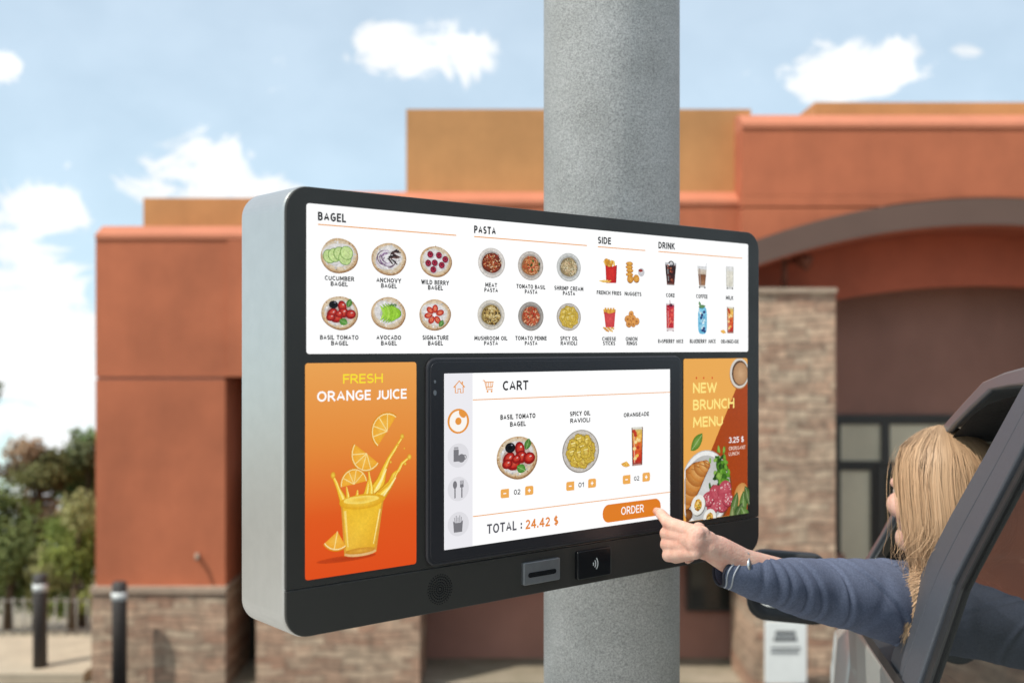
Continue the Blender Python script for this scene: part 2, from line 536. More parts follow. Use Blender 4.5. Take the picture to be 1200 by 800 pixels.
def mat_picture(name, amount):
    """food pictures on the screens: the drawn colours with the fine mottle of a photograph"""
    m = mat_attr(name, rough=0.25, spec=0.12, emit=0.74)
    nt = m.node_tree; N, L = nt.nodes, nt.links
    b = N['Principled BSDF']; a = [n for n in N if n.type == 'ATTRIBUTE'][0]
    tc = N.new('ShaderNodeTexCoord')
    f_ = None
    for sc_, am in ((260, .55), (620, .5)):
        n = N.new('ShaderNodeTexNoise'); n.inputs['Scale'].default_value = sc_; n.inputs['Detail'].default_value = 4
        L.new(tc.outputs['Object'], n.inputs['Vector'])
        r = N.new('ShaderNodeMapRange'); r.inputs['From Min'].default_value = .3; r.inputs['From Max'].default_value = .7
        r.inputs['To Min'].default_value = 1 - am; r.inputs['To Max'].default_value = 1 + am * .55
        L.new(n.outputs['Fac'], r.inputs['Value'])
        if f_ is None: f_ = r.outputs[0]
        else:
            q = N.new('ShaderNodeMath'); q.operation = 'MULTIPLY'; L.new(f_, q.inputs[0]); L.new(r.outputs[0], q.inputs[1]); f_ = q.outputs[0]
    # bright parts keep their white; the deeper colours take the mottle
    mx = N.new('ShaderNodeMix'); mx.data_type = 'RGBA'; mx.blend_type = 'MULTIPLY'; mx.inputs[0].default_value = amount
    L.new(a.outputs['Color'], mx.inputs[6]); L.new(f_, mx.inputs[7])
    L.new(mx.outputs[2], b.inputs['Emission Color'])
    return m
M['picture'] = mat_picture('lit_picture', .40)
M['advert'] = mat_picture('lit_advert', .16)
M['screen'] = mat_attr('lit_screen', rough=0.25, spec=0.12, emit=0.74)
M['white'] = mat('white_board', (0.75, 0.75, 0.73), 0.5, var=0.04, vscale=8)
M['ink'] = mat('grey_print', (0.08, 0.08, 0.085), 0.7)
M['bollard'] = mat('dark_bollard', (0.045, 0.036, 0.032), 0.55, var=0.2, vscale=15)
M['fence'] = mat('pale_metal', (0.30, 0.28, 0.25), 0.6)
M['band'] = mat('white_band', (0.62, 0.62, 0.60), 0.4)
M['rust'] = mat('rusty_metal', (0.23, 0.075, 0.04), 0.7, var=0.3, vscale=20)
M['leaf'] = mat_attr('leaves', rough=0.65, spec=0.25, transl=0.5)
M['bark'] = mat('bark', (0.11, 0.075, 0.05), 0.9, var=0.3, vscale=12, bump=0.6, bscale=20)
M['paint'] = mat('grey_car_paint', (0.40, 0.415, 0.39), 0.40, metal=0.15, coat=0.5, var=0.02, vscale=400)
M['pillar'] = mat('pillar_plastic', (0.072, 0.077, 0.092), 0.5, spec=0.4, var=0.06, vscale=150, bump=0.05, bscale=500)
M['rail'] = mat('dark_roof_paint', (0.085, 0.095, 0.11), 0.32, metal=0.0, coat=0.3)
M['trim'] = mat('black_trim', (0.02, 0.02, 0.021), 0.5, var=0.08, vscale=100)
M['inside'] = mat('dark_upholstery', (0.018, 0.017, 0.017), 0.9, var=0.15, vscale=60, bump=0.3, bscale=200)
M['cglass'] = mat_glass('tinted_car_glass', ior=1.75, alpha=0.86)
M['wglass'] = mat_glass('clear_car_glass', alpha=0.16)
M['mirror'] = mat('mirror_glass', (0.75, 0.77, 0.78), 0.03, metal=1.0)
M['skin'] = mat('skin', (0.68, 0.44, 0.345), 0.52, col2=(0.60, 0.31, 0.24), vscale=55, sss=0.2, bump=0.35, bscale=330, dist=0.003, spec=0.35)
M['eye'] = mat('eye_white', (0.45, 0.43, 0.41), 0.15)
M['iris'] = mat('iris', (0.05, 0.09, 0.12), 0.1)
M['hair'] = mat_attr('blonde_hair', rough=0.5, spec=0.3)
M['knit'] = mat('navy_heather_knit', (0.135, 0.155, 0.225), 0.95, col2=(0.085, 0.098, 0.148), vscale=320, bump=0.35, bscale=520, spec=0.15, dist=0.002)
M['seam'] = mat('dark_navy_edging', (0.012, 0.014, 0.025), 0.8)
M['stripe'] = mat('pale_grey_piping', (0.30, 0.31, 0.34), 0.7)
M['denim'] = mat('blue_denim', (0.05, 0.07, 0.12), 0.9, var=0.15, vscale=200)

# ------------------------------------------------------------------ ground
LOW = -2.48                     # level of the shop's forecourt, below the drive-through lane
def ground_z(y):
    if y < 4.2: return 0.0
    if y < 8.0:
        t = (y - 4.2) / 3.8
        return LOW * (t * t * (3 - 2 * t))
    if y < 15.0: return LOW
    return LOW - 0.2 * (y - 15.0)
ys = [-120, -40, -15, -6, 0, 3, 4.2] + [4.2 + 0.25 * i for i in range(1, 17)] + [9.0, 10.5, 12, 13.5, 15.0, 17, 20, 26, 40, 80, 160, 400]
xs = [-400, -160, -60, -30, -18, -12, -8, -5, -3, -1.5, 0, 1.5, 3, 5, 8, 12, 18, 30, 60, 160, 400]
g = MB()
V = [(x, y, ground_z(y) + (0.05 * noise.noise((x * 0.3, y * 0.3, 0)) if 4.8 < y < 7.6 else 0)) for y in ys for x in xs]
nx = len(xs)
g.add(V, [(j * nx + i, j * nx + i + 1, (j + 1) * nx + i + 1, (j + 1) * nx + i) for j in range(len(ys) - 1) for i in range(nx - 1)], None, True)
o = obj('ground', g, M['earth']); o['kind'] = 'structure'
o = obj('road', MB().add([(-40, -30, .004), (40, -30, .004), (40, 3.4, .004), (-40, 3.4, .004)], [(0, 1, 2, 3)]), M['concrete']); o['kind'] = 'structure'
o = obj('kerb', MB().box(-40, 40, 3.4, 3.55, -0.1, 0.13), M['kerb']); bevel(o, .015); o['kind'] = 'structure'
o = obj('forecourt', MB().add([(-40, 9.7, LOW + .004), (40, 9.7, LOW + .004), (40, 12.9, LOW + .004), (-40, 12.9, LOW + .004)], [(0, 1, 2, 3)]), M['asphalt']); o['kind'] = 'structure'
o = obj('pavement', MB().box(-40, -5.0, 12.95, 14.6, LOW - .1, LOW + .12), M['paving']); bevel(o, .015); o['kind'] = 'structure'

# ------------------------------------------------------------------ the shop
DB = 13.0
shop = thing('shop_building', 'red and tan stucco shop building with an arched entrance canopy and stone piers', 'building', (2.0, DB, LOW))
def bx(px, d): return (px - CX) / F * d
def bz(py, d): return CH + (CY - py) / F * d
def pbox(mb, x0, x1, y0, y1, d0, d1, dref=None):
    d = dref or d0
    return mb.box(bx(x0, d), bx(x1, d), d0, d1, bz(y1, d) if y1 is not None else LOW - 2.5, bz(y0, d))
def capped(mb, x0, x1, y0, yc, y1, d0, d1, inset=.22):
    """wall block whose top front edge is a sloping cap from y0 down to yc"""
    X0, X1 = bx(x0, d0), bx(x1, d0)
    z0, zc, z1 = bz(y0, d0 + inset), bz(yc, d0), bz(y1, d0)
    return mb.columns([X0, X1], lambda x: z1, lambda x: zc, d0, d1), (X0, X1, zc, z0, d0, d0 + inset, d1)
def capmesh(t):
    X0, X1, zc, z0, d0, di, d1 = t
    V = []
    for x in (X0, X1):
        V += [(x, d0 - .02, zc), (x, d0 - .02, zc + .05), (x, di, z0), (x, d1, z0), (x, d1, zc)]
    return MB().add(V, [(0, 1, 6, 5), (1, 2, 7, 6), (2, 3, 8, 7), (3, 4, 9, 8), (4, 0, 5, 9), (4, 3, 2, 1, 0), (5, 6, 7, 8, 9)])

# left wing: two stucco bands with a reveal joint between them, stone plinth below
DL = 12.8
m, c = capped(MB(), 112, 330, 265, 280, 441.5, DL, 17)
obj('wall', m, M['red'], shop); obj('wall_cap', capmesh(c), M['redlit'], shop)
obj('wall', pbox(MB(), 112, 264, 444.5, 690, DL, 17), M['red'], shop)
obj('wall', pbox(MB(), 114, 262, 441, 800, DL + .03, 16.9), M['plum'], shop)
obj('pilaster', pbox(MB(), 266, 330, 281, 441, DL - .025, DL + .02), M['red'], shop)
obj('plinth', pbox(MB(), 110, 266, 693, None, DL - .07, 17.05, DL), M['stone'], shop)
obj('plinth_cap', pbox(MB(), 109, 267, 686, 693, DL - .10, 17.08, DL), M['cap'], shop)
obj('parapet', pbox(MB(), 168, 520, 232, 300, 14.2, 17.5), M['tan'], shop)
# doorway in the recess beside the left wing
obj('recess_wall', pbox(MB(), 262, 500, 300, None, 14.0, 14.2), M['plum'], shop)
dr = obj('door', pbox(MB(), 272, 330, 500, 800, 13.93, 13.99), M['dframe'], shop)
obj('pane', pbox(MB(), 277, 325, 510, 770, 13.915, 13.93), M['dpane'], dr)
# stone pier left of the middle doors
obj('stone_pier', pbox(MB(), 300, 492, 560, None, 12.7, 13.6), M['stone'], shop)
obj('pier_cap', pbox(MB(), 298, 494, 553, 560, 12.66, 13.64), M['cap'], shop)
# middle: tan parapet over a red wall
DM = 13.2
m = pbox(MB(), 476, 880, 128, 227, DM, 17.8)
obj('parapet', m, M['tan'], shop)
m, c = capped(MB(), 330, 880, 225, 240, 640, DM - .24, 13.9, .24)
obj('wall', m, M['red'], shop)
c = (c[0], c[1], c[2], c[3], c[4], c[5], DM - .002)
obj('wall_cap', capmesh(c), M['redlit'], shop)
obj('wall', pbox(MB(), 330, 880, 640, 655, DM - .1, 13.9), M['darkred'], shop)
obj('recess_wall', pbox(MB(), 492, 990, 650, None, 14.0, 14.2), M['plum'], shop)
dd = obj('door', pbox(MB(), 805, 866, 628, 716, 13.9, 13.99), M['dframe'], shop)
obj('pane', pbox(MB(), 810, 862, 634, 712, 13.885, 13.9), M['dpane'], dd)
# right block with the arched opening
DR = 12.75
arch_o = lambda x: 232 + 6.58e-4 * (x - 1160) ** 2
arch_i = lambda x: 263 + 6.4e-4 * (x - 1160) ** 2
arch_r = lambda x: 335 + 5.8e-4 * (x - 1150) ** 2
PX = [870 + i * 12 for i in range(49)]
def cols(mb, pxs, fb, ft, d0, d1, dref=None):
    d = dref or d0
    X = [bx(p, d) for p in pxs]
    inv = lambda x: x / d * F + CX
    return mb.columns(X, lambda x: bz(fb(inv(x)), d), lambda x: bz(ft(inv(x)), d), d0, d1)
m = cols(MB(), PX, lambda p: arch_o(p) + 4, lambda p: 243.6 if arch_o(p) + 4 > 246 else arch_o(p) - 1, DR, 13.5)
obj('wall', m, M['red'], shop)
capped_t = None
m, c = capped(MB(), 870, 1446, 135, 150, 241.6, DR, 17, .25)
obj('wall', MB().columns([bx(870, DR), bx(1446, DR)], lambda x: bz(229, DR), lambda x: bz(150, DR), DR, 17), M['red'], shop)
obj('wall', cols(MB(), [870 + i * 12 for i in range(49)], lambda p: min(241.8, arch_o(p)), lambda p: 229.3, DR, 13.5), M['red'], shop)
obj('wall_cap', capmesh(c), M['redlit'], shop)
obj('parapet', pbox(MB(), 955, 1500, 120, 160, 13.6, 17.6), M['tan'], shop)
obj('wall', pbox(MB(), 1446, 1700, 225, None, 12.95, 17), M['red'], shop)
DA = 12.2
AX = [845 + i * 10 for i in range(64)]
o = obj('arch_canopy', cols(MB(), AX, arch_i, arch_o, DA, 12.7), M['fascia'], shop)
obj('canopy_soffit', cols(MB(), AX, lambda p: arch_i(p) + 3, lambda p: arch_i(p) - 4, DA + .05, 14.4), M['darkred'], shop)
obj('recess_wall', cols(MB(), [870 + i * 10 for i in range(60)], arch_r, lambda p: arch_i(p) - 2, 13.25, 13.4), M['darkred'], shop)
obj('recess_wall', pbox(MB(), 880, 1460, 280, 488, 14.2, 14.4), M['plum'], shop)
for (a, b) in ((884, 979), (1345, 1440)):
    obj('stone_pier', pbox(MB(), a, b, 343, None, 12.3, 13.6), M['stone'], shop)
    obj('pier_cap', pbox(MB(), a - 2, b + 2, 337, 343, 12.26, 13.64), M['cap'], shop)
# shop front below the arch
def pane(x0, x1, y0, y1, f=5, mat_='pane'):
    w = MB()
    pbox(w, x0, x1, y0, y0 + f, 14.15, 14.25, 14.15); pbox(w, x0, x1, y1 - f, y1, 14.15, 14.25, 14.15)
    pbox(w, x0, x0 + f, y0 + f, y1 - f, 14.15, 14.25, 14.15); pbox(w, x1 - f, x1, y0 + f, y1 - f, 14.15, 14.25, 14.15)
    fr = obj('window', w, M['dframe'], shop)
    obj('pane', pbox(MB(), x0 + f, x1 - f, y0 + f, y1 - f, 14.19, 14.21, 14.15), M[mat_], fr)
obj('window_header', pbox(MB(), 975, 1460, 486, 492, 14.12, 14.3), M['dframe'], shop)
pane(980, 1038, 492, 545); pane(980, 1026, 546, 800)
pane(1038, 1190, 492, 545); pane(1190, 1340, 492, 545)
pane(1028, 1108, 546, 800, 9, 'dpane'); pane(1109, 1190, 546, 800, 9, 'dpane'); pane(1191, 1340, 546, 800)
obj('roof', MB().box(bx(112, 13), bx(1500, 13), 14.6, 24, bz(300, 13), bz(290, 13)), M['kerb'], shop)
obj('wall', MB().box(bx(112, 13) + .1, bx(1500, 13), 17.1, 23.8, LOW - 4, bz(301, 13)), M['red'], shop)
# soil pipe stub, the little brass thing on the left wing
obj('tap', MB().tube([P(231, 650, DL - .01), P(231, 650, DL - .10), P(231, 656, DL - .12)], .025, 10), M['cap'], shop)

lamp = thing('spotlight', 'rusty iron spotlight on a short post atop the stone pier', 'spotlight', tuple(P(919, 338, 12.8)))
b = P(919, 337, 12.8)
obj('post', MB().tube([b, b + Vector((0, 0, .43))], .035, 10), M['rust'], lamp)
obj('arm', MB().tube([b + Vector((0, 0, .28)), b + Vector((.10, -.05, .32)), b + Vector((.17, -.08, .30))], .025, 8), M['rust'], lamp)
obj('lamp_head', MB().tube([b + Vector((.10, -.05, .33)), b + Vector((.2, -.1, .30)), b + Vector((.26, -.13, .27))], [.05, .085, .095], 14), M['rust'], lamp)

# white notice at the foot of the pier
sg = thing('notice_board', 'white notice board with two short lines of grey print before the pier', 'sign', (bx(922, 12.0), 12.0, LOW))
o = obj('board', MB().box(bx(896, 12), bx(945, 12), 11.98, 12.01, bz(800, 12) , bz(727, 12)), M['white'], sg); bevel(o, .006)
for (y0, y1, x0, x1, n) in ((738, 742.5, 908, 932, 7), (745, 749.5, 906, 934, 6), (757, 759, 903, 938, 9), (762, 764, 903, 936, 8)):
    w = (x1 - x0) / n; pr = MB()
    for i in range(n):
        pr.box(bx(x0 + i * w, 12), bx(x0 + (i + .78) * w, 12), 11.972, 11.979, bz(y1, 12), bz(y0, 12))
    obj('printed_line', pr, M['ink'], sg)
for x in (899, 942):
    obj('leg', MB().tube([(bx(x, 12), 12.0, LOW), (bx(x, 12), 12.0, bz(799, 12))], .015, 8), M['dframe'], sg)

# ------------------------------------------------------------------ bollards, railing
for (px, d, h, lab) in ((47, 13.2, 1.22, 'slim dark bollard with a white band before the olive bushes'),
                        (140, 12.4, 1.30, 'dark bollard with a white band before the stone plinth of the shop')):
    x = bx(px, d)
    bo = thing('bollard', lab, 'bollard', (x, d, LOW), group='bollards by the shop')
    r = .082
    obj('post', MB().lathe([(r, 0), (r, h - .02), (r * .8, h)], (x, d, LOW), 20), M['bollard'], bo)
    obj('reflective_band', MB().lathe([(r + .004, h - .20), (r + .004, h - .11)], (x, d, LOW), 20), M['band'], bo)
    obj('base', MB().lathe([(r + .05, 0), (r + .04, .03)], (x, d, LOW), 20), M['bollard'], bo)
rl = thing('railing', 'thin low metal railing behind the pale pavement', 'railing', (-8.5, 14.7, LOW))
rb = MB()
for z in (.16, .56):
    rb.tube([(-22, 14.7, LOW + z), (-5.3, 14.7, LOW + z)], .010, 8)
obj('rail', rb, M['fence'], rl)
for i in range(44):
    x = -5.35 - i * .14
    obj('post', MB().tube([(x, 14.7, LOW - .1), (x, 14.7, LOW + .60)], .010, 8), M['fence'], rl)

# ------------------------------------------------------------------ trees behind the railing
def leaf_cloud(mb, clumps, n, size, cols, rnd, up=0.3):
    tot = sum(c[1][0] * c[1][1] * c[1][2] for c in clumps)
    for (c, ax) in clumps:
        k = max(30, int(n * ax[0] * ax[1] * ax[2] / tot))
        base = rnd.choice(cols); sh = rnd.uniform(.75, 1.25)
        for _ in range(k):
            d = Vector((rnd.gauss(0, 1), rnd.gauss(0, 1), rnd.gauss(0, 1))).normalized()
            rr = rnd.random() ** 0.45 * rnd.uniform(.8, 1.12)
            p = Vector((c[0] + d.x * ax[0] * rr, c[1] + d.y * ax[1] * rr, c[2] + d.z * ax[2] * rr))
            nrm = (d + Vector((rnd.gauss(0, .7), rnd.gauss(0, .7), rnd.gauss(0, .7) + up))).normalized()
            u = nrm.orthogonal().normalized()
            u.rotate(Matrix.Rotation(rnd.uniform(0, 6.28), 3, nrm))
            w = nrm.cross(u)
            s = size * rnd.uniform(.6, 1.3)
            f = sh * rnd.uniform(.7, 1.3)
            col = tuple(v * f for v in base)
            mb.add([p - u * s, p + w * s * .45, p + u * s, p - w * s * .45], [(0, 1, 2, 3)], col)

def tree(name, label, cat, px, d, clumps_px, n, size, cols, seed, trunk=.07, lean=0.0):
    rnd = random.Random(seed)
    x = bx(px, d); z0 = ground_z(d) - .05
    t = thing(name, label, cat, (x, d, z0), group='trees behind the railing')
    cl = []
    for (cx, cy, rx, ry) in clumps_px:
        c = P(cx, cy, d + rnd.uniform(-.35, .35))
        cl.append((c, (rx / F * d, rx / F * d * rnd.uniform(.7, 1.1), ry / F * d)))
    mb = MB(); leaf_cloud(mb, cl, n, size, cols, rnd)
    obj('crown', mb, M['leaf'], t)
    top = max(c[0].z for c in cl)
    tb = MB()
    pts = [Vector((x, d, z0)), Vector((x + .05 + lean * .3, d + .03, z0 + (top - z0) * .4)), Vector((x + .02 + lean, d - .02, top))]
    tb.tube(pts, [trunk, trunk * .75, trunk * .3], 10)
    for (c, ax) in cl:
        s = pts[1].lerp(pts[2], rnd.uniform(0, .6))
        tb.tube([s, s.lerp(c, .55) + Vector((0, 0, -.05)), c], [trunk * .45, trunk * .3, trunk * .12], 6)
    obj('trunk', tb, M['bark'], t)
    return t
olive = [(0.306, 0.348, 0.099), (0.391, 0.409, 0.14), (0.255, 0.317, 0.091), (0.423, 0.409, 0.183)]
dark = [(0.183, 0.254, 0.098), (0.22, 0.276, 0.107), (0.256, 0.288, 0.143)]
grey = [(0.299, 0.351, 0.132), (0.393, 0.417, 0.198), (0.231, 0.285, 0.099)]
tree('pine_tree', 'dark green pine tree, its top against the cloud beside the red wing', 'tree', 98, 17.6,
     [(96, 530, 24, 22), (82, 548, 26, 22), (110, 555, 26, 30), (68, 556, 16, 12), (104, 515, 14, 14), (92, 580, 30, 24), (116, 600, 24, 30), (88, 508, 7, 9)], 5200, .06, dark, 3, .09)
tree('olive_bush', 'olive green bushy tree between the two bollards', 'tree', 84, 16.0,
     [(84, 640, 34, 40), (62, 665, 30, 34), (105, 650, 24, 44), (95, 600, 26, 26), (52, 700, 26, 26), (80, 705, 30, 22), (106, 700, 18, 20), (70, 620, 24, 20)], 6500, .05, olive, 5, .08)
tree('grey_bush', 'grey green bush with dry tips at the foot of the palm', 'tree', 8, 16.4,
     [(5, 590, 28, 32), (20, 640, 28, 34), (-8, 650, 34, 44), (10, 690, 32, 30), (34, 610, 16, 24), (-30, 600, 30, 50), (30, 690, 18, 26), (-40, 680, 30, 44)], 6000, .055, grey, 9, .08)
tree('tall_tree', 'tall loose tree reaching in at the edge behind the grey bush', 'tree', -45, 17.0,
     [(-14, 458, 22, 18), (-40, 490, 36, 40), (-70, 450, 44, 40), (-60, 540, 40, 40), (-90, 520, 36, 44)], 4200, .06, grey, 12, .1)
tree('dry_tree', 'bushy tree with tan dry sprays over green, standing between the grey bush and the pine', 'tree', 42, 17.0,
     [(30, 528, 26, 18), (56, 538, 24, 18), (44, 556, 30, 16), (20, 552, 24, 16), (60, 565, 20, 16), (40, 590, 26, 20), (62, 610, 22, 26), (30, 640, 26, 36)], 5200, .055,
     [(.20, .20, .085), (.38, .26, .17), (.42, .30, .20), (.19, .19, .09), (.33, .24, .15)], 4, .07)

# ------------------------------------------------------------------ ordering kiosk on its pole
S = 1.41                                    # metres from the eye to the kiosk's left edge
KA = R(39.8)
KO = Vector(((334 - CX) / F * S, S))
VB = -0.2665 * S
kd, kn = Vector((math.cos(KA), math.sin(KA))), Vector((-math.sin(KA), math.cos(KA)))
K0 = Vector((KO.x, KO.y, CH + VB))
kiosk = thing('ordering_kiosk', 'wide black and silver drive-through ordering kiosk with lit menu screens on the pole', 'kiosk', K0, KA)
def Kl(px, py, dep=0.0):
    """photograph pixel to (u, v) on the kiosk's face"""
    o2 = KO + kn * dep
    x = (px - CX) / F
    # o + u*d = t*(x,1)
    det = -kd.x + x * kd.y
    u = (o2.x - x * o2.y) / det
    t = o2.y + u * kd.y
    return u, (CY - py) / F * t - VB
def Kz(px):
    u, _ = Kl(px, CY)
    return KO.y + u * kd.y                  # depth there
def Kw(u, dep, v):
    p = KO + kd * u + kn * dep
    return Vector((p.x, p.y, CH + VB + v))
KW, KH = .6838 * S, (.1469 + .2665) * S
TH = .088 * S
m = MB()
o = obj('housing', m.plate(rrect(0, KW, 0, KH, .034, 10), .005, TH), M['silver'], kiosk, True)
bevel(o, .004, 3)
seam = Kl(340, 691.5)[1]
up = [p for p in rrect(.0012, KW - .0012, seam + .0006, KH - .0012, .033, 10)]
def half(top):
    r = .033; x0, x1 = .0012, KW - .0012
    if top:
        z0, z1 = seam + .0007, KH - .0012
        pts = [(x0, z0), (x1, z0)]
        for (cx, a0) in ((x1 - r, 0), (x0 + r, 90)):
            pts += [(cx + r * math.cos(R(a0 + 9 * i)), z1 - r + r * math.sin(R(a0 + 9 * i))) for i in range(11)]
    else:
        z0, z1 = .0012, seam - .0007
        pts = []
        for (cx, a0) in ((x0 + r, 180), (x1 - r, 270)):
            pts += [(cx + r * math.cos(R(a0 + 9 * i)), z0 + r + r * math.sin(R(a0 + 9 * i))) for i in range(11)]
        pts += [(x1, z1), (x0, z1)]
    return pts
o = obj('front_panel', MB().plate(half(True), 0, .0055), M['bezel'], kiosk, True); bevel(o, .0016, 3)
o = obj('lower_panel', MB().plate(half(False), 0, .0055), M['lower'], kiosk, True); bevel(o, .0016, 3)

def quad(x0, y0, x1, y1):
    a = Kl(x0, y0); b = Kl(x1, y1)
    return a[0], b[0], min(a[1], b[1]), max(a[1], b[1])
def screen_rect(tl, br): # corners in pixels
    a, b = Kl(*tl), Kl(*br)
    return (a[0], b[0], b[1], a[1])
MENU = screen_rect((359, 238), (876.3, 412))
ADL = screen_rect((357.5, 425.5), (487.5, 660))
ADR = screen_rect((801, 420.3), (875.5, 600.5))
CART = screen_rect((518, 437.5), (782, 606.5))
CART = (CART[0], CART[1], Kl(518, 643.5)[1], CART[3])
tf = screen_rect((498, 419.0), (797, 613))
tf = (tf[0], tf[1], Kl(500, 664)[1], tf[3])
o = obj('touchscreen_frame', MB().plate(rrect(*tf, .016, 8), -.0045, .002), M['tframe'], kiosk, True); bevel(o, .003, 3)
tf2 = (tf[0] + .006, tf[1] - .006, tf[2] + .006, tf[3] - .006)
o = obj('touchscreen_glass', MB().plate(rrect(*tf2, .012, 8), -.0052, -.004), M['tframe'], kiosk, True); bevel(o, .0006, 2)
# sensors on the touchscreen's left margin
for (px, py, r) in ((507, 447, 1.6), (507, 460, 2.6)):
    u, v = Kl(px, py); rr = r * Kz(px) / F
    c = MB().plate([(u + rr * .8 * math.cos(a * .2618), v + rr * 1.2 * math.sin(a * .2618)) for a in range(24)], -.006, -.0045)
    obj('sensor', c, M['plate'], kiosk, True)
# loudspeaker holes
u0, v0 = Kl(515.5, 690); pr_ = Kz(515) / F
gh = MB()
for k, (rad, n, hs) in enumerate(((2.6, 0, 0), (5.2, 0, 0), (8.2, 20, 1.0), (11.4, 26, 1.05), (14.6, 32, 1.0), (17.2, 30, .8))):
    if n == 0:
        out = [(u0 + (rad + .6) * pr_ * math.cos(a * .1745), v0 + (rad + .6) * pr_ * math.sin(a * .1745)) for a in range(36)]
        inn = [(u0 + (rad - .6) * pr_ * math.cos(a * .1745), v0 + (rad - .6) * pr_ * math.sin(a * .1745)) for a in range(36)]
        gh.add([(p[0], -.0004, p[1]) for p in out + inn], [(i, (i + 1) % 36, 36 + (i + 1) % 36, 36 + i) for i in range(36)])
    for i in range(n):
        a = 6.2832 * i / n + k * .1
        cu, cv = u0 + rad * pr_ * math.cos(a), v0 + rad * pr_ * math.sin(a)
        gh.add([(cu + hs * pr_ * math.cos(j * .785), -.0004, cv + hs * pr_ * math.sin(j * .785)) for j in range(8)], [tuple(range(8))])
obj('speaker_grille', gh, M['black'], kiosk, True)
# card slot
a = Kl(611, 659); b = Kl(653.5, 681)
cs = obj('card_slot', MB().plate(rrect(a[0], b[0], Kl(611, 685.5)[1], Kl(611, 659)[1], .0025), -.006, .001), M['plate'], kiosk, True); bevel(cs, .0012, 2)
vm = Kl(632, 670.5)[1]
obj('slot', MB().plate(rrect(Kl(616, 670)[0], Kl(648.5, 670)[0], vm - .0037, vm + .0037, .0036), -.0068, -.0055), M['black'], cs, True)
# contactless reader
a = Kl(673.5, 645); b = Kl(712.5, 645)
nf = obj('contactless_reader', MB().plate(rrect(a[0], b[0], Kl(673.5, 679)[1], Kl(673.5, 645.5)[1], .004), -.0075, .001), M['black'], kiosk, True); bevel(nf, .0015, 2)
uc, vc = Kl(691, 659.5); q = Kz(691) / F
ws = MB()
for rad in (2.5, 6.0, 9.5):
    arc = [R(t) for t in range(-42, 43, 7)]
    V = [(uc + (rad + e) * q * math.cos(t) - 2 * q, -.0082, vc + (rad + e) * q * math.sin(t)) for e in (-.7, .7) for t in arc]
    n = len(arc)
    ws.add(V, [(i, n + i, n + i + 1, i + 1) for i in range(n - 1)])
obj('contactless_symbol', ws, M['band'], nf, True)

# bracket and pole
ZP = 1.553 * S
PR = .0619 * ZP * .985
PC = Vector(((716.5 - CX) / F * ZP, ZP))
pl = thing('concrete_pole', 'tall round speckled grey concrete pole behind the kiosk', 'pole', (PC.x, PC.y, 0))
obj('shaft', MB().lathe([(PR, -.3), (PR, 6.5)], (PC.x, PC.y, 0), 64), M['pole'], pl)
obj('footing', MB().lathe([(PR + .12, -.3), (PR + .12, .10), (PR + .09, .13)], (PC.x, PC.y, 0), 48), M['kerb'], pl)
uP = (PC - KO).dot(kd); dP = (PC - KO).dot(kn)
br = MB(); br.box(uP - .12, uP + .06, TH - .002, dP - PR * .6, KH * .30, KH * .70)
o = obj('bracket', br, M['trim'], kiosk, True); bevel(o, .004)

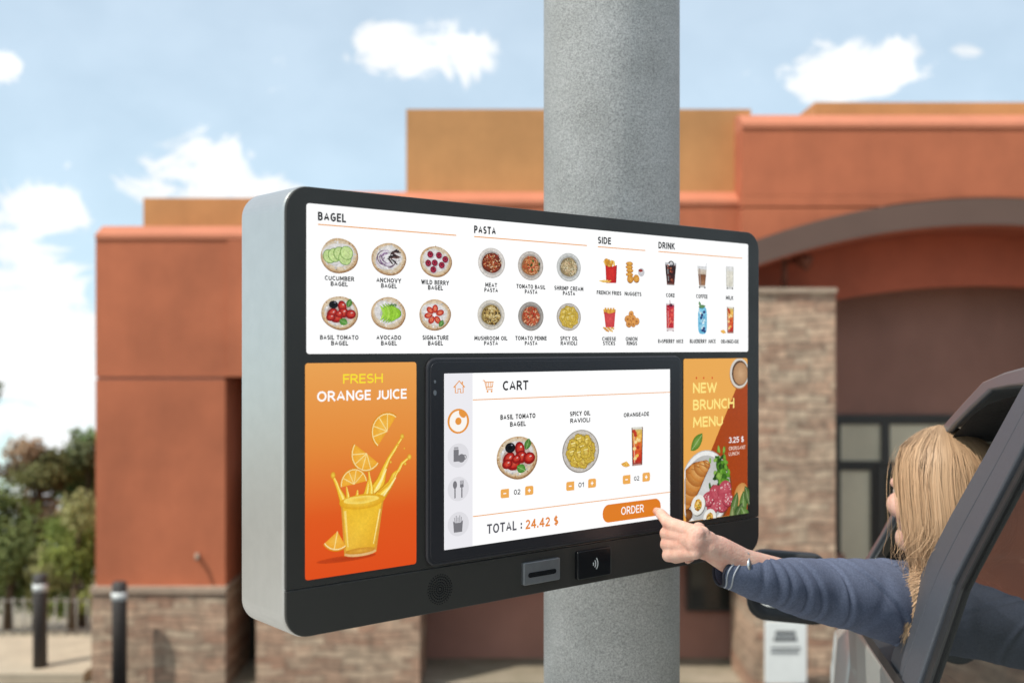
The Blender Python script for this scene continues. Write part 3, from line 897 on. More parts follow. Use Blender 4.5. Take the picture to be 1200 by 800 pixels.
# ------------------------------------------------------------------ pictures and lettering shown on the screens
ADS = []
class Pic:
    """flat coloured shapes lit by the screen, each a hair in front of the one before"""
    def __init__(s, y0=-.0012, step=1.2e-5):
        s.mb = MB(); s.y = y0; s.step = step; s.clip = None; s.sx = None
    def _nx(s):
        s.y -= s.step
        return s.y
    def tri_fan(s, pts, col, ccol=None, c=None, ecols=None):
        n = len(pts); y = s._nx()
        if c is None: c = (sum(p[0] for p in pts) / n, sum(p[1] for p in pts) / n)
        cc = ccol or col
        ec = ecols or [col] * n
        if s.clip is None:
            s.mb.add([(p[0], y, p[1]) for p in pts] + [(c[0], y, c[1])], [(i, (i + 1) % n, n) for i in range(n)], ec + [cc])
            return
        x0, x1, z0, z1 = s.clip
        for i in range(n):
            poly = [(*pts[i], *ec[i]), (*pts[(i + 1) % n], *ec[(i + 1) % n]), (*c, *cc)]
            for (ax, lim, sg) in ((0, x0, 1), (0, x1, -1), (1, z0, 1), (1, z1, -1)):
                out = []
                for k in range(len(poly)):
                    a, b = poly[k - 1], poly[k]
                    da, db = (a[ax] - lim) * sg, (b[ax] - lim) * sg
                    if (da >= 0) != (db >= 0):
                        t = da / (da - db)
                        out.append(tuple(a[j] + (b[j] - a[j]) * t for j in range(5)))
                    if db >= 0: out.append(b)
                poly = out
                if not poly: break
            if len(poly) >= 3:
                s.mb.add([(p[0], y, p[1]) for p in poly], [tuple(range(len(poly)))], [tuple(p[2:]) for p in poly])
    def poly(s, pts, col):
        if s.clip is None:
            y = s._nx()
            s.mb.add([(p[0], y, p[1]) for p in pts], [tuple(range(len(pts)))], col)
        else:
            s.tri_fan(pts, col)
    def ell(s, u, v, a, b, col, ccol=None, rot=0, n=22, wob=0, seed=0, off=(0, 0)):
        rn = random.Random(seed)
        ph = [rn.uniform(0, 6.28) for _ in range(4)]
        pts = []
        for i in range(n):
            t = 6.28318 * i / n
            w = 1 + wob * (math.sin(2 * t + ph[0]) * .5 + math.sin(3 * t + ph[1]) * .4 + math.sin(5 * t + ph[2]) * .25)
            x, z = a * w * math.cos(t), b * w * math.sin(t)
            pts.append((u + x * math.cos(rot) - z * math.sin(rot), v + x * math.sin(rot) + z * math.cos(rot)))
        s.tri_fan(pts, col, ccol, (u + off[0], v + off[1]))
    def ring(s, u, v, a, w, col, n=24, b=None):
        y = s._nx(); b = b or a
        o2 = [(u + a * math.cos(6.28318 * i / n), y, v + b * math.sin(6.28318 * i / n)) for i in range(n)]
        i2 = [(u + (a - w) * math.cos(6.28318 * i / n), y, v + (b - w) * math.sin(6.28318 * i / n)) for i in range(n)]
        s.mb.add(o2 + i2, [(i, (i + 1) % n, n + (i + 1) % n, n + i) for i in range(n)], col)
    def line(s, pts, w, col):
        """thick line through points; w may be a list"""
        n = len(pts)
        if not isinstance(w, (list, tuple)): w = [w] * n
        if s.clip is not None:
            for i in range(n - 1):
                (xa, za), (xb, zb) = pts[i], pts[i + 1]; l = math.hypot(xb - xa, zb - za) or 1
                ox, oz = -(zb - za) / l, (xb - xa) / l
                s.tri_fan([(xa + ox * w[i] / 2, za + oz * w[i] / 2), (xa - ox * w[i] / 2, za - oz * w[i] / 2), (xb - ox * w[i + 1] / 2, zb - oz * w[i + 1] / 2), (xb + ox * w[i + 1] / 2, zb + oz * w[i + 1] / 2)], col)
            return
        y = s._nx()
        L, Rr = [], []
        for i in range(n):
            a, b = pts[max(i - 1, 0)], pts[min(i + 1, n - 1)]
            dx, dz = b[0] - a[0], b[1] - a[1]; l = math.hypot(dx, dz) or 1
            nx_, nz_ = -dz / l * w[i] / 2, dx / l * w[i] / 2
            L.append((pts[i][0] + nx_, y, pts[i][1] + nz_)); Rr.append((pts[i][0] - nx_, y, pts[i][1] - nz_))
        s.mb.add(L + Rr, [(i, n + i, n + i + 1, i + 1) for i in range(n - 1)], col)
    def rect(s, x0, x1, z0, z1, col, r=0, top=None):
        pts = rrect(x0, x1, z0, z1, r, 5) if r else [(x0, z0), (x1, z0), (x1, z1), (x0, z1)]
        if top is None:
            s.tri_fan(pts, col)
        else:
            s.tri_fan(pts, col, lerp(col, top, .5), None, [lerp(col, top, (p[1] - z0) / (z1 - z0)) for p in pts])
    def build(s, name, parent):
        if s.sx:
            c, k = s.sx
            s.mb.v = [(c + (p[0] - c) * k, p[1], p[2]) for p in s.mb.v]
        return obj(name, s.mb, M['screen' if not name.endswith('_picture') else 'advert' if parent in ADS else 'picture'], parent, True)

def lerp(a, b, t): return tuple(x + (y - x) * t for x, y in zip(a, b))
def C(r, g, b): return srgb(r, g, b)

# a plain bold sans lettering drawn stroke by stroke; capitals one unit tall
def _arc(cx, cy, rx, ry, a0, a1, n=10):
    return [(cx + rx * math.cos(R(a0 + (a1 - a0) * i / n)), cy + ry * math.sin(R(a0 + (a1 - a0) * i / n))) for i in range(n + 1)]
GL = {
 'A': (.70, [[(0, 0), (.35, 1), (.70, 0)], [(.13, .32), (.57, .32)]]),
 'B': (.56, [[(0, 0), (0, 1)], [(0, 1), (.28, 1)] + _arc(.28, .765, .235, .235, 90, -90) + [(0, .53)], [(0, .53), (.29, .53)] + _arc(.29, .265, .27, .265, 90, -90) + [(0, 0)]]),
 'C': (.60, [_arc(.38, .5, .38, .5, 52, 308, 16)]),
 'D': (.64, [[(0, 0), (0, 1)], [(0, 1), (.22, 1)] + _arc(.22, .5, .42, .5, 90, -90, 14) + [(0, 0)]]),
 'E': (.46, [[(0, 0), (0, 1)], [(0, 1), (.46, 1)], [(0, .52), (.42, .52)], [(0, 0), (.46, 0)]]),
 'F': (.44, [[(0, 0), (0, 1)], [(0, 1), (.44, 1)], [(0, .50), (.40, .50)]]),
 'G': (.68, [_arc(.38, .5, .38, .5, 52, 322, 16) + [(.68, .46)], [(.68, .46), (.42, .46)]]),
 'H': (.62, [[(0, 0), (0, 1)], [(.62, 0), (.62, 1)], [(0, .52), (.62, .52)]]),
 'I': (.0, [[(0, 0), (0, 1)]]),
 'J': (.32, [[(.32, 1), (.32, .28)] + _arc(.06, .28, .26, .28, 0, -100, 8)]),
 'K': (.58, [[(0, 0), (0, 1)], [(.56, 1), (.04, .50)], [(.18, .60), (.60, 0)]]),
 'L': (.44, [[(0, 0), (0, 1)], [(0, 0), (.44, 0)]]),
 'M': (.82, [[(0, 0), (.06, 1)], [(.06, 1), (.41, .22)], [(.41, .22), (.76, 1)], [(.76, 1), (.82, 0)]]),
 'N': (.62, [[(0, 0), (0, 1)], [(0, 1), (.62, 0)], [(.62, 0), (.62, 1)]]),
 'O': (.76, [_arc(.38, .5, .38, .5, 90, 450, 22)]),
 'P': (.52, [[(0, 0), (0, 1)], [(0, 1), (.26, 1)] + _arc(.26, .72, .27, .28, 90, -90) + [(0, .44)]]),
 'R': (.58, [[(0, 0), (0, 1)], [(0, 1), (.26, 1)] + _arc(.26, .73, .27, .27, 90, -90) + [(0, .46)], [(.26, .46), (.58, 0)]]),
 'S': (.52, [_arc(.27, .745, .25, .255, 38, 262, 12) + _arc(.25, .255, .27, .255, 82, -148, 12)]),
 'T': (.58, [[(0, 1), (.58, 1)], [(.29, 0), (.29, 1)]]),
 'U': (.60, [[(0, 1), (0, .32)] + _arc(.30, .32, .30, .32, 180, 360, 12) + [(.60, 1)]]),
 'V': (.68, [[(0, 1), (.34, 0)], [(.34, 0), (.68, 1)]]),
 'W': (1.0, [[(0, 1), (.25, 0)], [(.25, 0), (.5, .95)], [(.5, .95), (.75, 0)], [(.75, 0), (1.0, 1)]]),
 'Y': (.64, [[(0, 1), (.32, .46)], [(.64, 1), (.32, .46)], [(.32, .46), (.32, 0)]]),
 '0': (.54, [_arc(.27, .5, .27, .5, 90, 450, 18)]),
 '1': (.26, [[(0, .76), (.24, 1)], [(.24, 1), (.24, 0)]]),
 '2': (.52, [_arc(.26, .73, .25, .27, 165, -35, 10) + [(.0, .0)], [(0, 0), (.52, 0)]]),
 '3': (.50, [_arc(.23, .76, .24, .24, 150, -90, 10), _arc(.22, .26, .27, .26, 90, -150, 10)]),
 '4': (.60, [[(.44, 0), (.44, 1)], [(.44, 1), (0, .30)], [(0, .28), (.60, .28)]]),
 '5': (.50, [[(.46, 1), (.06, 1)], [(.07, 1), (.04, .55)], _arc(.22, .31, .27, .31, 128, -150, 12)]),
 '$': (.52, [_arc(.27, .715, .24, .225, 38, 262, 12) + _arc(.25, .275, .26, .225, 82, -148, 12), [(.26, -.08), (.26, 1.08)]]),
 '.': (.02, [[(.0, .0), (.0, .06)]]),
 ':': (.02, [[(.0, .08), (.0, .16)], [(.0, .56), (.0, .64)]]),
 ' ': (.14, [])}
def T(pic, t, px0, px1, pyc, hpx, col, bold=.17, gap=.125):
    """one line of lettering from px0 to px1, capitals hpx tall, centred on pyc at mid width"""
    q = Pic(pic.y, 1e-6)
    ua, ub = Kl(px0, pyc)[0], Kl(px1, pyc)[0]
    vm = Kl((px0 + px1) / 2, pyc)[1]
    h = hpx * Kz((px0 + px1) / 2) / F
    wd = bold * h; g = gap * h
    n = len(t)
    kx = (ub - ua - n * wd - (n - 1) * g) / sum(GL[c][0] for c in t)
    x = ua + wd / 2; hs = h - wd
    for c in t:
        w, strokes = GL[c]
        for s in strokes:
            pts = [(x + p[0] * kx, vm + (p[1] - .5) * hs) for p in s]
            if len(pts) == 2:
                (xa, za), (xb, zb) = pts; l = math.hypot(xb - xa, zb - za) or 1
                e = wd * .46 / l
                pts = [(xa - (xb - xa) * e, za - (zb - za) * e), (xb + (xb - xa) * e, zb + (zb - za) * e)]
            q.line(pts, wd, col)
        x += w * kx + wd + g
    q.build('lettering', pic.parent)
def KL(px, py): return Kl(px, py)
def px2m(px, py=0): return Kz(px) / F

def scr(name, rect, col, r=.004, y=-.0008, grad=None):
    mb = MB()
    pts = rrect(*rect, r, 5)
    mb.plate(pts, y, y + .002)
    n = len(pts)
    if grad:
        cs = [grad((p[1] - rect[2]) / (rect[3] - rect[2])) for p in pts] * 2
    else:
        cs = [col] * (2 * n)
    mb.usecol = True; mb.c = cs
    return obj(name, mb, M['screen'], kiosk, True)

WHT = (1.0, 1.0, 1.0)
INK = C(22, 22, 24)
ORG_ = C(234, 158, 72)
menu = scr('menu_screen', MENU, WHT)
tx = Pic(); tx.parent = menu
for (t, a, b, yc, h, le, ly) in (('BAGEL', 372, 405, 254.6, 10.2, 534, 263), ('PASTA', 555, 580.5, 269.8, 9, 687, 277.3),
                                 ('SIDE', 700, 715.5, 282, 8.2, 755.5, 289.2), ('DRINK', 771, 790, 288, 7.8, 869, 294.8)):
    T(tx, t, a, b, yc, h, INK, .21)
    ua, vv = Kl(a, ly); ub = Kl(le, ly)[0]
    dl = Pic(); dl.rect(ua, ub, vv - .0007, vv + .0007, ORG_); dl.build('dividing_line', menu)
H1 = 5.6
for (t, a, b, yc) in (('CUCUMBER', 380, 414.5, 326.3), ('BAGEL', 387, 407, 332.8), ('ANCHOVY', 440.5, 469.5, 328.6), ('BAGEL', 446, 464.5, 335),
                      ('WILD BERRY', 493, 525.5, 331), ('BAGEL', 501, 518.5, 337.2), ('BASIL TOMATO', 374.5, 419.5, 395.3), ('BAGEL', 387.5, 407.5, 402),
                      ('AVOCADO', 440.5, 469.5, 395.4), ('BAGEL', 446, 464.5, 402), ('SIGNATURE', 494.5, 525, 395.5), ('BAGEL', 501, 518.5, 402)):
    T(tx, t, a, b, yc, 5.4, INK, .22)
for (t, a, b, yc) in (('MEAT', 568, 582, 334), ('PASTA', 567, 583, 340), ('TOMATO BASIL', 604.6, 638.5, 336), ('PASTA', 614.4, 629.2, 342),
                      ('SHRIMP CREAM', 649, 683, 338), ('PASTA', 659, 673.3, 343.8), ('MUSHROOM OIL', 555.3, 594, 396.2), ('PASTA', 566.7, 583, 402),
                      ('TOMATO PENNE', 603.3, 640, 396.2), ('PASTA', 614.4, 629.2, 402), ('SPICY OIL', 656, 676.2, 396.4), ('RAVIOLI', 656.4, 675.6, 402)):
    T(tx, t, a, b, yc, 5.0, INK, .22)
for (t, a, b, yc) in (('FRENCH FRIES', 698.7, 727.5, 343.2), ('NUGGETS', 731.4, 751, 344.4), ('CHEESE', 705, 721.2, 397), ('STICKS', 706, 720.3, 402.2),
                      ('ONION', 732.6, 746.4, 397), ('RINGS', 733.8, 746, 402.2), ('COKE', 780, 790, 346), ('COFFEE', 815.2, 828.5, 347.3),
                      ('MILK', 850, 858.6, 349), ('RASPBERRY JUICE', 770.7, 800, 399.7), ('BLUEBERRY JUICE', 807.8, 838, 399.7), ('ORANGEADE', 844.2, 865, 400)):
    T(tx, t, a, b, yc, 4.7, INK, .22)

# ---- foods
def bread(p, u, v, r, seed):
    p.ell(u + r * .02, v - r * .05, r * 1.0, r * .99, C(158, 118, 78), C(158, 118, 78), wob=.03, seed=seed, n=36)
    p.ell(u, v, r * .965, r * .95, C(204, 172, 132), C(224, 204, 172), wob=.03, seed=seed, n=36)
    p.ell(u, v, r * .88, r * .87, C(218, 200, 172), C(228, 214, 192), wob=.05, seed=seed + 1, n=30)
    p.ell(u - r * .02, v + r * .02, r * .78, r * .72, C(222, 218, 214), C(240, 240, 243), wob=.13, seed=seed + 2, n=30)
    rn = random.Random(seed)
    for i in range(44):
        a = rn.uniform(0, 6.28); d = r * rn.uniform(.3, .84)
        g = rn.choice([206, 214, 188, 250, 226])
        p.ell(u + d * math.cos(a), v + d * math.sin(a), r * rn.uniform(.03, .09), r * rn.uniform(.02, .06), C(g, g, g + 2), rot=rn.uniform(0, 3), n=8)
    for i in range(16):
        a = rn.uniform(0, 6.28); d = r * rn.uniform(.84, .95)
        p.ell(u + d * math.cos(a), v + d * math.sin(a), r * .05, r * .025, rn.choice([C(176, 134, 86), C(160, 116, 74), C(232, 212, 184)]), rot=a, n=8)
def basil(p, u, v, l, w, rot, c=(62, 140, 40)):
    q = C(*c)
    pts = []
    for i in range(16):
        t = i / 8 if i <= 8 else (16 - i) / 8
        s_ = 1 if i <= 8 else -1
        x = (t - .5) * l; z = s_ * w * math.sin(math.pi * min(max(t, .02), .98)) ** .8 / 2
        pts.append((u + x * math.cos(rot) - z * math.sin(rot), v + x * math.sin(rot) + z * math.cos(rot)))
    p.tri_fan(pts, lerp(q, (0, 0, 0), .35), lerp(q, (1, 1, .5), .12))
    p.line([(u - l * .42 * math.cos(rot), v - l * .42 * math.sin(rot)), (u + l * .42 * math.cos(rot), v + l * .42 * math.sin(rot))], w * .06, lerp(q, (1, 1, .7), .3))
def tomato(p, u, v, a, b, rot, c=(190, 28, 24)):
    q = C(*c)
    p.ell(u, v, a, b, lerp(q, (0, 0, 0), .55), q, rot=rot, n=18, off=(a * .1, b * .15))
    p.ell(u + a * .05, v + b * .1, a * .7, b * .66, q, lerp(q, (1, .3, .15), .28), rot=rot, n=14)
    p.ell(u + a * .22, v + b * .32, a * .2, b * .13, lerp(q, (1, 1, 1), .55), rot=rot, n=9)
def bagel(p, kind, u, v, r):
    bread(p, u, v, r, hash(kind) % 97 if False else sum(map(ord, kind)))
    rn = random.Random(len(kind))
    if kind == 'cucumber':
        for (x, z) in ((-.52, -.10), (-.26, -.02), (.02, .08), (.28, -.16), (.36, .14)):
            p.ell(u + x * r, v + z * r, r * .35, r * .40, C(96, 140, 52), n=22, rot=.2)
            p.ell(u + x * r, v + z * r, r * .315, r * .365, C(196, 222, 146), C(214, 232, 172), n=22, rot=.2)
            p.ell(u + x * r, v + z * r, r * .19, r * .23, C(186, 214, 128), C(206, 226, 158), n=14, rot=.2)
            for k in range(8):
                a = k * .785 + .2
                p.ell(u + (x + .13 * math.cos(a)) * r, v + (z + .16 * math.sin(a)) * r, r * .045, r * .02, C(228, 236, 190), rot=a, n=7)
    elif kind == 'anchovy':
        for k in range(26):
            a0 = rn.uniform(1.2, 4.9); rad = r * rn.uniform(.18, .62)
            cu, cv = u - .10 * r + rn.uniform(-.1, .1) * r, v - .02 * r + rn.uniform(-.1, .1) * r
            pts = [(cu + rad * math.cos(a0 + t * .22), cv + rad * math.sin(a0 + t * .22)) for t in range(7)]
            p.line(pts, [r * .03, r * .05, r * .055, r * .055, r * .05, r * .045, r * .02], rn.choice([C(150, 122, 158), C(196, 180, 204), C(126, 96, 132), C(224, 216, 228), C(96, 66, 92)]))
        for k in range(16):
            a = rn.uniform(-.8, 1.0)
            x, z = u + r * (.26 + rn.uniform(-.18, .22)), v + r * (.22 + rn.uniform(-.3, .22))
            pts = [(x + t * r * .09 * math.cos(a) - r * .2, z + t * r * .09 * math.sin(a) + r * .05 * math.sin(t)) for t in range(6)]
            p.line(pts, [r * .03, r * .08, r * .10, r * .10, r * .08, r * .03], rn.choice([C(62, 42, 40), C(92, 66, 62), C(44, 32, 34), C(118, 88, 82)]))
    elif kind == 'wild berry':
        for (x, z) in ((-.36, .40), (.18, .38), (.58, .14), (-.50, -.16), (-.10, -.12), (.34, -.24), (-.20, -.55)):
            p.ell(u + (x + .03) * r, v + (z - .05) * r, r * .22, r * .22, C(200, 190, 196), n=14)
            p.ell(u + x * r, v + z * r, r * .19, r * .215, C(110, 14, 38), C(190, 34, 70), n=16)
            for k in range(11):
                a = rn.uniform(0, 6.28); d = rn.uniform(.02, .14)
                p.ell(u + (x + d * math.cos(a)) * r, v + (z + d * math.sin(a)) * r, r * .045, r * .045, C(142, 20, 52), C(214, 62, 96), n=8)
            p.ell(u + x * r, v + (z + .02) * r, r * .06, r * .055, C(84, 10, 30), n=9)
    elif kind == 'basil tomato':
        p.ell(u - .02 * r, v - .05 * r, r * .76, r * .56, C(196, 176, 168), n=20, wob=.1)
        for (x, z, a, b, ro) in ((-.42, -.06, .34, .26, .9), (-.20, -.34, .33, .27, .1), (.12, .34, .24, .36, .2), (.18, -.02, .30, .30, .4), (.58, -.10, .30, .28, .2), (-.5, -.3, .26, .22, .3), (-.06, -.1, .22, .2, .3)):
            tomato(p, u + x * r, v + z * r, a * r, b * r, ro)
        p.ell(u - .36 * r, v + .44 * r, r * .25, r * .235, C(10, 10, 14), C(28, 28, 36), n=20)
        p.ell(u - .38 * r, v + .44 * r, r * .11, r * .10, C(2, 2, 4), n=12)
        p.ell(u - .28 * r, v + .56 * r, r * .05, r * .03, C(150, 150, 165), n=8)
        basil(p, u + .50 * r, v + .55 * r, r * .55, r * .33, 1.25)
        basil(p, u + .18 * r, v - .55 * r, r * .50, r * .42, -.5, (74, 160, 48))
    elif kind == 'avocado':
        p.ell(u + .05 * r, v - .04 * r, r * .56, r * .5, C(190, 196, 180), n=20, wob=.1)
        for k in range(7):
            x = -.44 + k * .15
            hh_ = .58 * math.cos((k - 2.6) * .27)
            pts = [(u + (x + .26 * math.sin(t * .36 + .1) - .08) * r, v + (hh_ - t * hh_ / 4 - .02) * r) for t in range(9)]
            p.line(pts, [r * .03, r * .12, r * .18, r * .2, r * .2, r * .2, r * .18, r * .12, r * .03], C(74, 124, 24))
            pts = [(a_ - r * .015, b_) for a_, b_ in pts]
            p.line(pts, [r * .02, r * .08, r * .14, r * .16, r * .165, r * .16, r * .14, r * .08, r * .02], rn.choice([C(160, 212, 62), C(176, 222, 84), C(148, 202, 50)]))
        for k in range(5):
            basil(p, u + (.1 + .08 * k) * r, v + (.46 + .05 * (k % 2)) * r, r * .18, r * .09, .5 + k, (60, 126, 40))
    else:
        for k, a in enumerate((1.45, .35, 5.25, 4.2, 3.3, 2.35)):
            x, z = .38 * math.cos(a) - .05, .38 * math.sin(a) - .02
            p.ell(u + x * r, v + (z - .03) * r, r * .27, r * .19, C(190, 150, 140), rot=a, n=14)
            p.ell(u + x * r, v + z * r, r * .26, r * .18, C(178, 36, 22), C(214, 64, 42), rot=a, n=16)
            p.ell(u + x * r, v + z * r, r * .16, r * .095, C(226, 110, 78), C(240, 156, 118), rot=a, n=12)
            p.line([(u + (x - .12 * math.cos(a)) * r, v + (z - .12 * math.sin(a)) * r), (u + (x + .12 * math.cos(a)) * r, v + (z + .12 * math.sin(a)) * r)], r * .03, C(206, 66, 44))
        basil(p, u + .38 * r, v - .58 * r, r * .5, r * .32, 1.1)
def pasta(p, kind, u, v, r):
    rn = random.Random(sum(map(ord, kind)))
    cols = {'meat': [(176, 92, 52), (150, 58, 34), (214, 138, 84), (128, 42, 26), (224, 170, 116), (196, 70, 40)],
            'tomato basil': [(214, 122, 70), (230, 158, 100), (190, 88, 48), (236, 180, 130), (202, 76, 44)],
            'shrimp cream': [(226, 208, 164), (206, 182, 134), (238, 226, 194), (184, 156, 110), (232, 200, 160)],
            'mushroom oil': [(226, 200, 130), (208, 176, 100), (240, 220, 164), (186, 148, 78)],
            'tomato penne': [(206, 92, 54), (222, 128, 82), (184, 58, 36), (236, 176, 132), (196, 70, 44)]}[kind]
    rim = {'meat': (222, 216, 210), 'tomato basil': (198, 190, 182), 'shrimp cream': (206, 208, 206), 'mushroom oil': (214, 208, 196), 'tomato penne': (158, 152, 146)}[kind]
    p.ell(u, v, r, r * .99, C(*[c * .86 for c in rim]), n=36)
    p.ell(u - r * .01, v + r * .015, r * .965, r * .955, C(*rim), C(236, 232, 226), n=36)
    p.ell(u, v, r * .80, r * .80, C(*[c * .84 for c in rim]), C(210, 200, 186), n=32)
    p.ell(u, v, r * .70, r * .69, C(*[c * .66 for c in cols[1]]), C(*[c * .8 for c in cols[0]]), n=26, wob=.06, seed=3)
    if kind == 'tomato penne':
        for k in range(70):
            a = rn.uniform(0, 6.28); d = r * .60 * math.sqrt(rn.random()); ro = rn.uniform(0, 3.14)
            c = C(*rn.choice(cols)); x, z = u + d * math.cos(a), v + d * math.sin(a); l = r * .12
            p.line([(x - l * math.cos(ro), z - l * math.sin(ro)), (x + l * math.cos(ro), z + l * math.sin(ro))], r * .10, lerp(c, (0, 0, 0), .5))
            p.line([(x - l * math.cos(ro), z - l * math.sin(ro) + r * .015), (x + l * math.cos(ro), z + l * math.sin(ro) + r * .015)], r * .065, c)
    else:
        for k in range(110):
            a = rn.uniform(0, 6.28); d = r * .56 * math.sqrt(rn.random()); a0 = rn.uniform(0, 6.28); rad = r * rn.uniform(.10, .34)
            cu, cv = u + d * math.cos(a) - rad * math.cos(a0 + .5), v + d * math.sin(a) - rad * math.sin(a0 + .5)
            pts = [(cu + rad * math.cos(a0 + t * .2), cv + rad * math.sin(a0 + t * .2)) for t in range(6)]
            c = C(*rn.choice(cols))
            p.line(pts, r * .066, lerp(c, (0, 0, 0), .55))
            p.line([(q[0], q[1] + r * .012) for q in pts], r * .04, c)
    extra = {'meat': ([(122, 36, 22), (170, 60, 36), (232, 206, 168)], 46, .05), 'tomato basil': ([(58, 84, 30), (88, 110, 44), (190, 50, 30)], 11, .09),
             'shrimp cream': ([(120, 120, 62), (206, 150, 110), (150, 140, 100)], 26, .045), 'mushroom oil': ([(98, 72, 36), (138, 104, 54), (74, 58, 28)], 26, .075),
             'tomato penne': ([(104, 108, 48), (240, 206, 170), (150, 30, 20)], 26, .05)}[kind]
    for k in range(extra[1]):
        a = rn.uniform(0, 6.28); d = r * .62 * math.sqrt(rn.random()); c = C(*rn.choice(extra[0]))
        p.ell(u + d * math.cos(a), v + d * math.sin(a), r * extra[2] * rn.uniform(.7, 1.5), r * extra[2] * rn.uniform(.5, 1.0), lerp(c, (0, 0, 0), .3), c, rot=rn.uniform(0, 3), n=9, wob=.15, seed=k)
def ravioli(p, u, v, r):
    rn = random.Random(5)
    p.ell(u, v, r, r * .99, C(150, 142, 134), n=36)
    p.ell(u, v + r * .01, r * .95, r * .945, C(204, 198, 190), C(226, 222, 214), n=36)
    p.ell(u, v, r * .80, r * .80, C(180, 170, 140), C(196, 176, 96), n=30)
    spots = [(.5 * math.cos(a), .5 * math.sin(a)) for a in [i * .785 + .2 for i in range(8)]] + [(.05, .12), (-.1, -.14), (.25, -.05)]
    for i, (x, z) in enumerate(spots):
        ro = rn.uniform(-.6, .6); q = r * .33
        for (sc_, c1, c2) in ((1.08, (150, 118, 30), (150, 118, 30)), (1.0, (206, 174, 60), (232, 206, 96)), (.62, (190, 152, 46), (238, 214, 110))):
            pts = []
            for k in range(24):
                t = 6.28318 * k / 24
                rr = q * sc_ * (1 + .07 * math.cos(12 * t)) / max(abs(math.cos(t)), abs(math.sin(t))) ** .55
                pts.append((u + x * r + rr * math.cos(t + ro) * .85, v + z * r + rr * math.sin(t + ro) * .85))
            p.tri_fan(pts, C(*c1), C(*c2))
        p.line([(u + (x - .12) * r, v + (z + .1) * r), (u + (x + .1) * r, v + (z + .14) * r)], r * .05, C(250, 236, 160))
        for k in range(3):
            p.ell(u + (x + rn.uniform(-.2, .2)) * r, v + (z + rn.uniform(-.2, .2)) * r, r * .035, r * .02, rn.choice([C(110, 124, 40), C(140, 100, 36), C(186, 96, 40)]), n=7)
def fries(p, u, v, h, kind):
    rn = random.Random(8)
    w = h * .235
    if kind == 'fries':
        for k in range(16):
            x = u + rn.uniform(-.9, .9) * w; ln = h * rn.uniform(.14, .27)
            lean = rn.uniform(-.12, .12) * h
            c = C(*rn.choice([(236, 180, 60), (248, 208, 100), (218, 152, 44)]))
            p.line([(x, v + h * .16), (x + lean, v + h * .24 + ln)], h * .075, lerp(c, (.2, .05, 0), .5))
            p.line([(x, v + h * .16), (x + lean, v + h * .24 + ln)], h * .05, c)
        pts = [(u - w * .85, v - h * .48), (u + w * .95, v - h * .46), (u + w * 1.1, v + h * .27), (u + w * .4, v + h * .20), (u - w * .4, v + h * .18), (u - w * 1.0, v + h * .24)]
        p.tri_fan(pts, C(196, 22, 22), C(226, 50, 40))
        p.line([(u + w * .95, v - h * .46), (u + w * 1.08, v + h * .26)], h * .03, C(150, 14, 16))
        for k in range(6):
            x = u - w * 1.7 + k * w * .28
            p.line([(x - w * .4, v - h * .40 - (k % 3) * h * .02), (x + w * .35, v - h * .44 + (k % 2) * h * .07)], h * .045, C(*rn.choice([(238, 190, 80), (248, 214, 124)])))
    else:
        for k in range(9):
            x = u + (k - 4) * w * .22
            p.line([(x, v + h * .2), (x + (k - 4) * w * .03, v + h * (.40 + .06 * (k % 2)))], h * .075, lerp(C(236, 180, 70), C(200, 130, 40), (k % 3) / 3))
        pts = [(u - w * .72, v - h * .34), (u + w * .85, v - h * .32), (u + w * 1.08, v + h * .30), (u, v + h * .22), (u - w * 1.05, v + h * .30)]
        p.tri_fan(pts, C(208, 62, 66), C(224, 84, 84))
        for k in range(7):
            x, z = u - w * .9 + k * w * .24, v - h * (.36 + .05 * (k % 3))
            p.line([(x - w * .3, z + h * .02), (x + w * .3, z - h * .03)], h * .07, C(*rn.choice([(226, 170, 78), (206, 144, 56), (240, 196, 110)])))
def nuggets(p, u, v, h):
    for k, (x, z) in enumerate(((-.02, .40), (-.03, .24), (.0, .08), (-.02, -.10), (.02, -.32), (.36, -.28))):
        a, b = (h * .19, h * .085) if k < 4 else (h * .17, h * .17)
        x = x * h - h * .12; z = z * h
        p.ell(u + x, v + z - h * .015, a * 1.05, b * 1.15, C(142, 84, 22), n=18, wob=.05, seed=k)
        p.ell(u + x, v + z, a, b, C(214, 142, 46), C(238, 184, 84), n=18, wob=.05, seed=k)
        if k >= 4:
            p.ell(u + x, v + z, a * .5, b * .55, C(222, 150, 54), C(240, 192, 96), n=12)
    p.ell(u + h * .52, v + h * .02, h * .18, h * .20, C(196, 196, 200), C(236, 236, 238), n=16)
    p.ell(u + h * .48, v + h * .10, h * .13, h * .07, C(150, 40, 24), n=12)
def rings(p, u, v, h):
    for (x, z, a) in ((-.05, .30, .22), (-.35, .0, .26), (.10, .02, .26), (.40, -.12, .25), (-.25, -.28, .25), (.12, -.28, .22)):
        p.ell(u + x * h, v + z * h, a * h, a * h * .85, C(168, 96, 36), n=20, wob=.06)
        p.ell(u + x * h, v + z * h + h * .02, a * h * .92, a * h * .78, C(222, 150, 70), C(236, 174, 96), n=20, wob=.06)
        p.ell(u + x * h, v + z * h, a * h * .38, a * h * .30, C(164, 90, 34), C(206, 132, 62), n=14)
